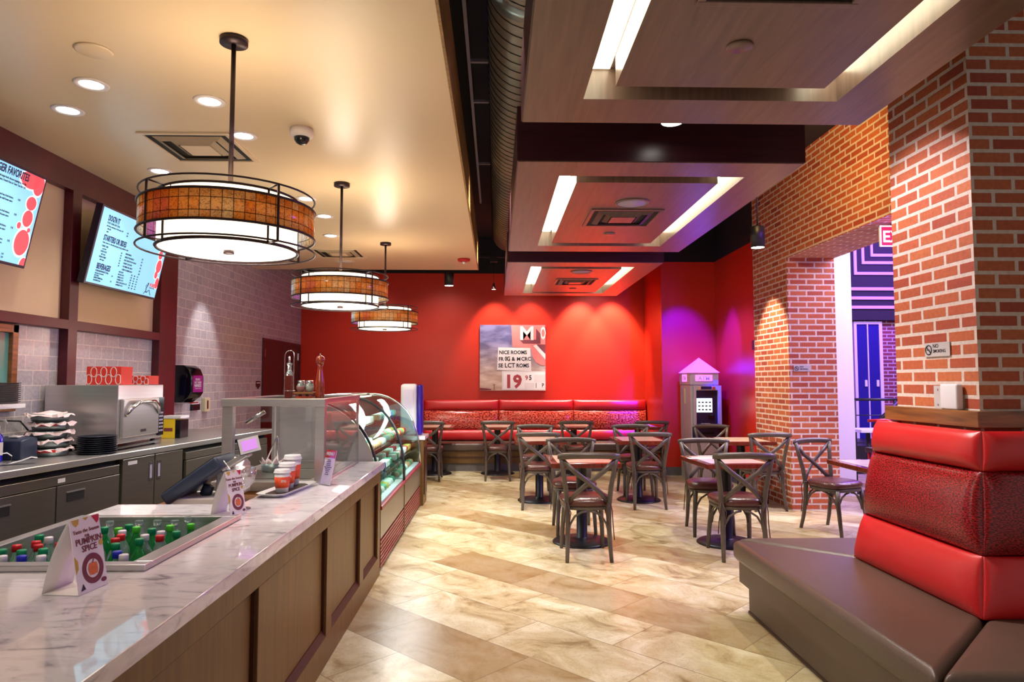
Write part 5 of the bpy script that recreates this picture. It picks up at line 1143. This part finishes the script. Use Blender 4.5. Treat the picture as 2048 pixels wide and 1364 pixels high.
# ============================================================ SIGNS AND SMALL WALL THINGS
def nosmoke(loc, fr, w, h, lbl):
    t = thing('no_smoking_sign', lbl, 'sign', loc, group='no smoking plaques', mtx=fr)
    M().box(-w/2, w/2, -h/2, h/2, 0, .004).build('plaque', 'silver', t, bevel=.001)
    text_mesh([('NO', -w*.16, h*.12, h*.40, 'LEFT', 0, .01, .0045), ('SMOKING', -w*.16, -h*.22, h*.33, 'LEFT', 0, .01, .0045, .93)], ['ink'], 'sign_words', t)
    m = M(); c = (-w*.33, 0); r = h*.33
    m.tube([(c[0]+r*math.cos(a), c[1]+r*math.sin(a), .0055) for a in [2*PI*i/24 for i in range(24)]], h*.035, 5, True); m.tube([(c[0]-r*.7, c[1]+r*.7, .0055), (c[0]+r*.7, c[1]-r*.7, .0055)], h*.035, 5)
    m.box(c[0]-r*.6, c[0]+r*.35, c[1]-h*.035, c[1]+h*.035, .0042, .0052); m.build('no_smoking_symbol', 'ink', t)
nosmoke((2.346, 3.565, 1.667), FXN, .205, .075, 'NO SMOKING plaque on the near brick pier above the booth'); nosmoke((3.617, 7.966, 1.648), FY, .21, .072, 'NO SMOKING plaque on the far brick pier face')
t = thing('wall_speaker_switch', 'white box with metal plate on the near brick pier', 'control box', (2.35, 3.5, 1.355), mtx=FXN)
M().box(-.105, -.01+.02, 0, .12, 0, .007).build('metal_plate', 'silver', t, bevel=.001); M().box(.0, .13, .0, .13, .0071, .045).build('white_cover', 'white', t, bevel=.01, bseg=4)
for z in (.02, .10): M().lathe([(.005, .007), (.005, .010), (0, .011)], (-.07, z, 0), 10).build('screw', 'chrome', t)
t = thing('exit_sign', 'lit red EXIT sign hanging in the brick arch', 'exit sign', (3.72, 6.15, 2.74))
M().box(-.17, .17, 0, .03, 0, .19).build('housing', 'white', t, bevel=.004); M().box(-.16, .16, -.003, 0, .01, .18).build('lit_face', 'exitred', t); m = M().box(-.17, .17, -.006, 0, -.003, .008).box(-.17, .17, -.006, 0, .182, .193).box(-.175, -.163, -.006, 0, -.003, .193).box(.163, .175, -.006, 0, -.003, .193); m.build('pale_border', 'exitw', t)
text_mesh([('EXIT', 0, .04, .15, 'CENTER', 0, .02)], ['exitw'], 'sign_letters', t, Matrix.Translation((0, -.0045, 0)) @ FY.to_4x4()); M().box(-.05, .05, 0, .04, .19, .219).build('mount', 'dark', t)
t = thing('wall_notice', 'dark framed notice on the red wall beside the brick', 'notice', (3.549, 9.25, 1.93)); M().box(-.012, 0, -.1, .08, 0, .13).build('board', 'atmd', t)
t = thing('wall_notice', 'small pink notice under the dark framed notice', 'notice', (3.549, 9.22, 1.80)); M().box(-.008, 0, -.07, .06, 0, .07).build('board', 'pinkp', t)
# card on the table top
t = thing('table_leaflet', 'white leaflet lying on the table before the booth corner', 'leaflet', (1.96, 6.47, .7697), .05); M().box(-.14, .12, -.05, .05, 0, .0015).build('sheet', 'paper', t); m = M()
for i in range(3): m.box(-.11+i*.08, -.06+i*.08, -.03, .03, .0015, .002)
m.build('printed_block', 'greyp', t)
# hall beyond: railing, red chair, white table
t = thing('hall_railing', 'black metal stair railing in the hall beyond the arch', 'railing', (0, 0, 0))
M().tube([(5.2, 9.9, 1.23), (6.2, 9.9, 1.23)], .022, 8).build('top_rail', 'dark', t); M().tube([(5.35, 9.6, .86), (5.75, 9.6, 1.22)], .03, 8).build('sloping_rail', 'dark', t)
for x in (5.25, 5.85, 6.15): M().tube([(x, 9.9, 0), (x, 9.9, 1.23)], .02, 8).build('post', 'dark', t)
for z in (.6, .8, 1.0): M().tube([(5.2, 9.9, z), (6.2, 9.9, z)], .008, 6).build('lower_rail', 'dark', t)
t = thing('red_tube_chair', 'chair with curved red tube frame glimpsed in the hall', 'chair', (4.75, 8.0, 0))
M().tube([(-.35, 0, 1.03), (-.15, 0, 1.04), (.0, 0, 1.0), (.09, 0, .92), (.12, 0, .78), (.12, 0, .45)], .018, 8).build('back_tube', 'seatred', t); M().box(-.38, .13, -.35, .03, .66, .72).build('seat', 'gloss', t, bevel=.01)
for x, y in ((-.35, -.3), (.1, -.3), (-.35, 0), (.1, 0)): M().tube([(x, y, 0), (x, y, .66)], .015, 8).build('leg', 'seatred', t)
t = thing('white_hall_table', 'small white topped table glimpsed in the hall', 'table', (5.0, 9.1, 0)); M().box(-.2, .2, -.2, .2, .82, .86).build('top', 'white', t, bevel=.004); M().tube([(0, 0, .012), (0, 0, .82)], .03, 12).build('post', 'dark', t); M().lathe([(.2, 0), (.2, .012), (0, .015)], n=24).build('base', 'dark', t)
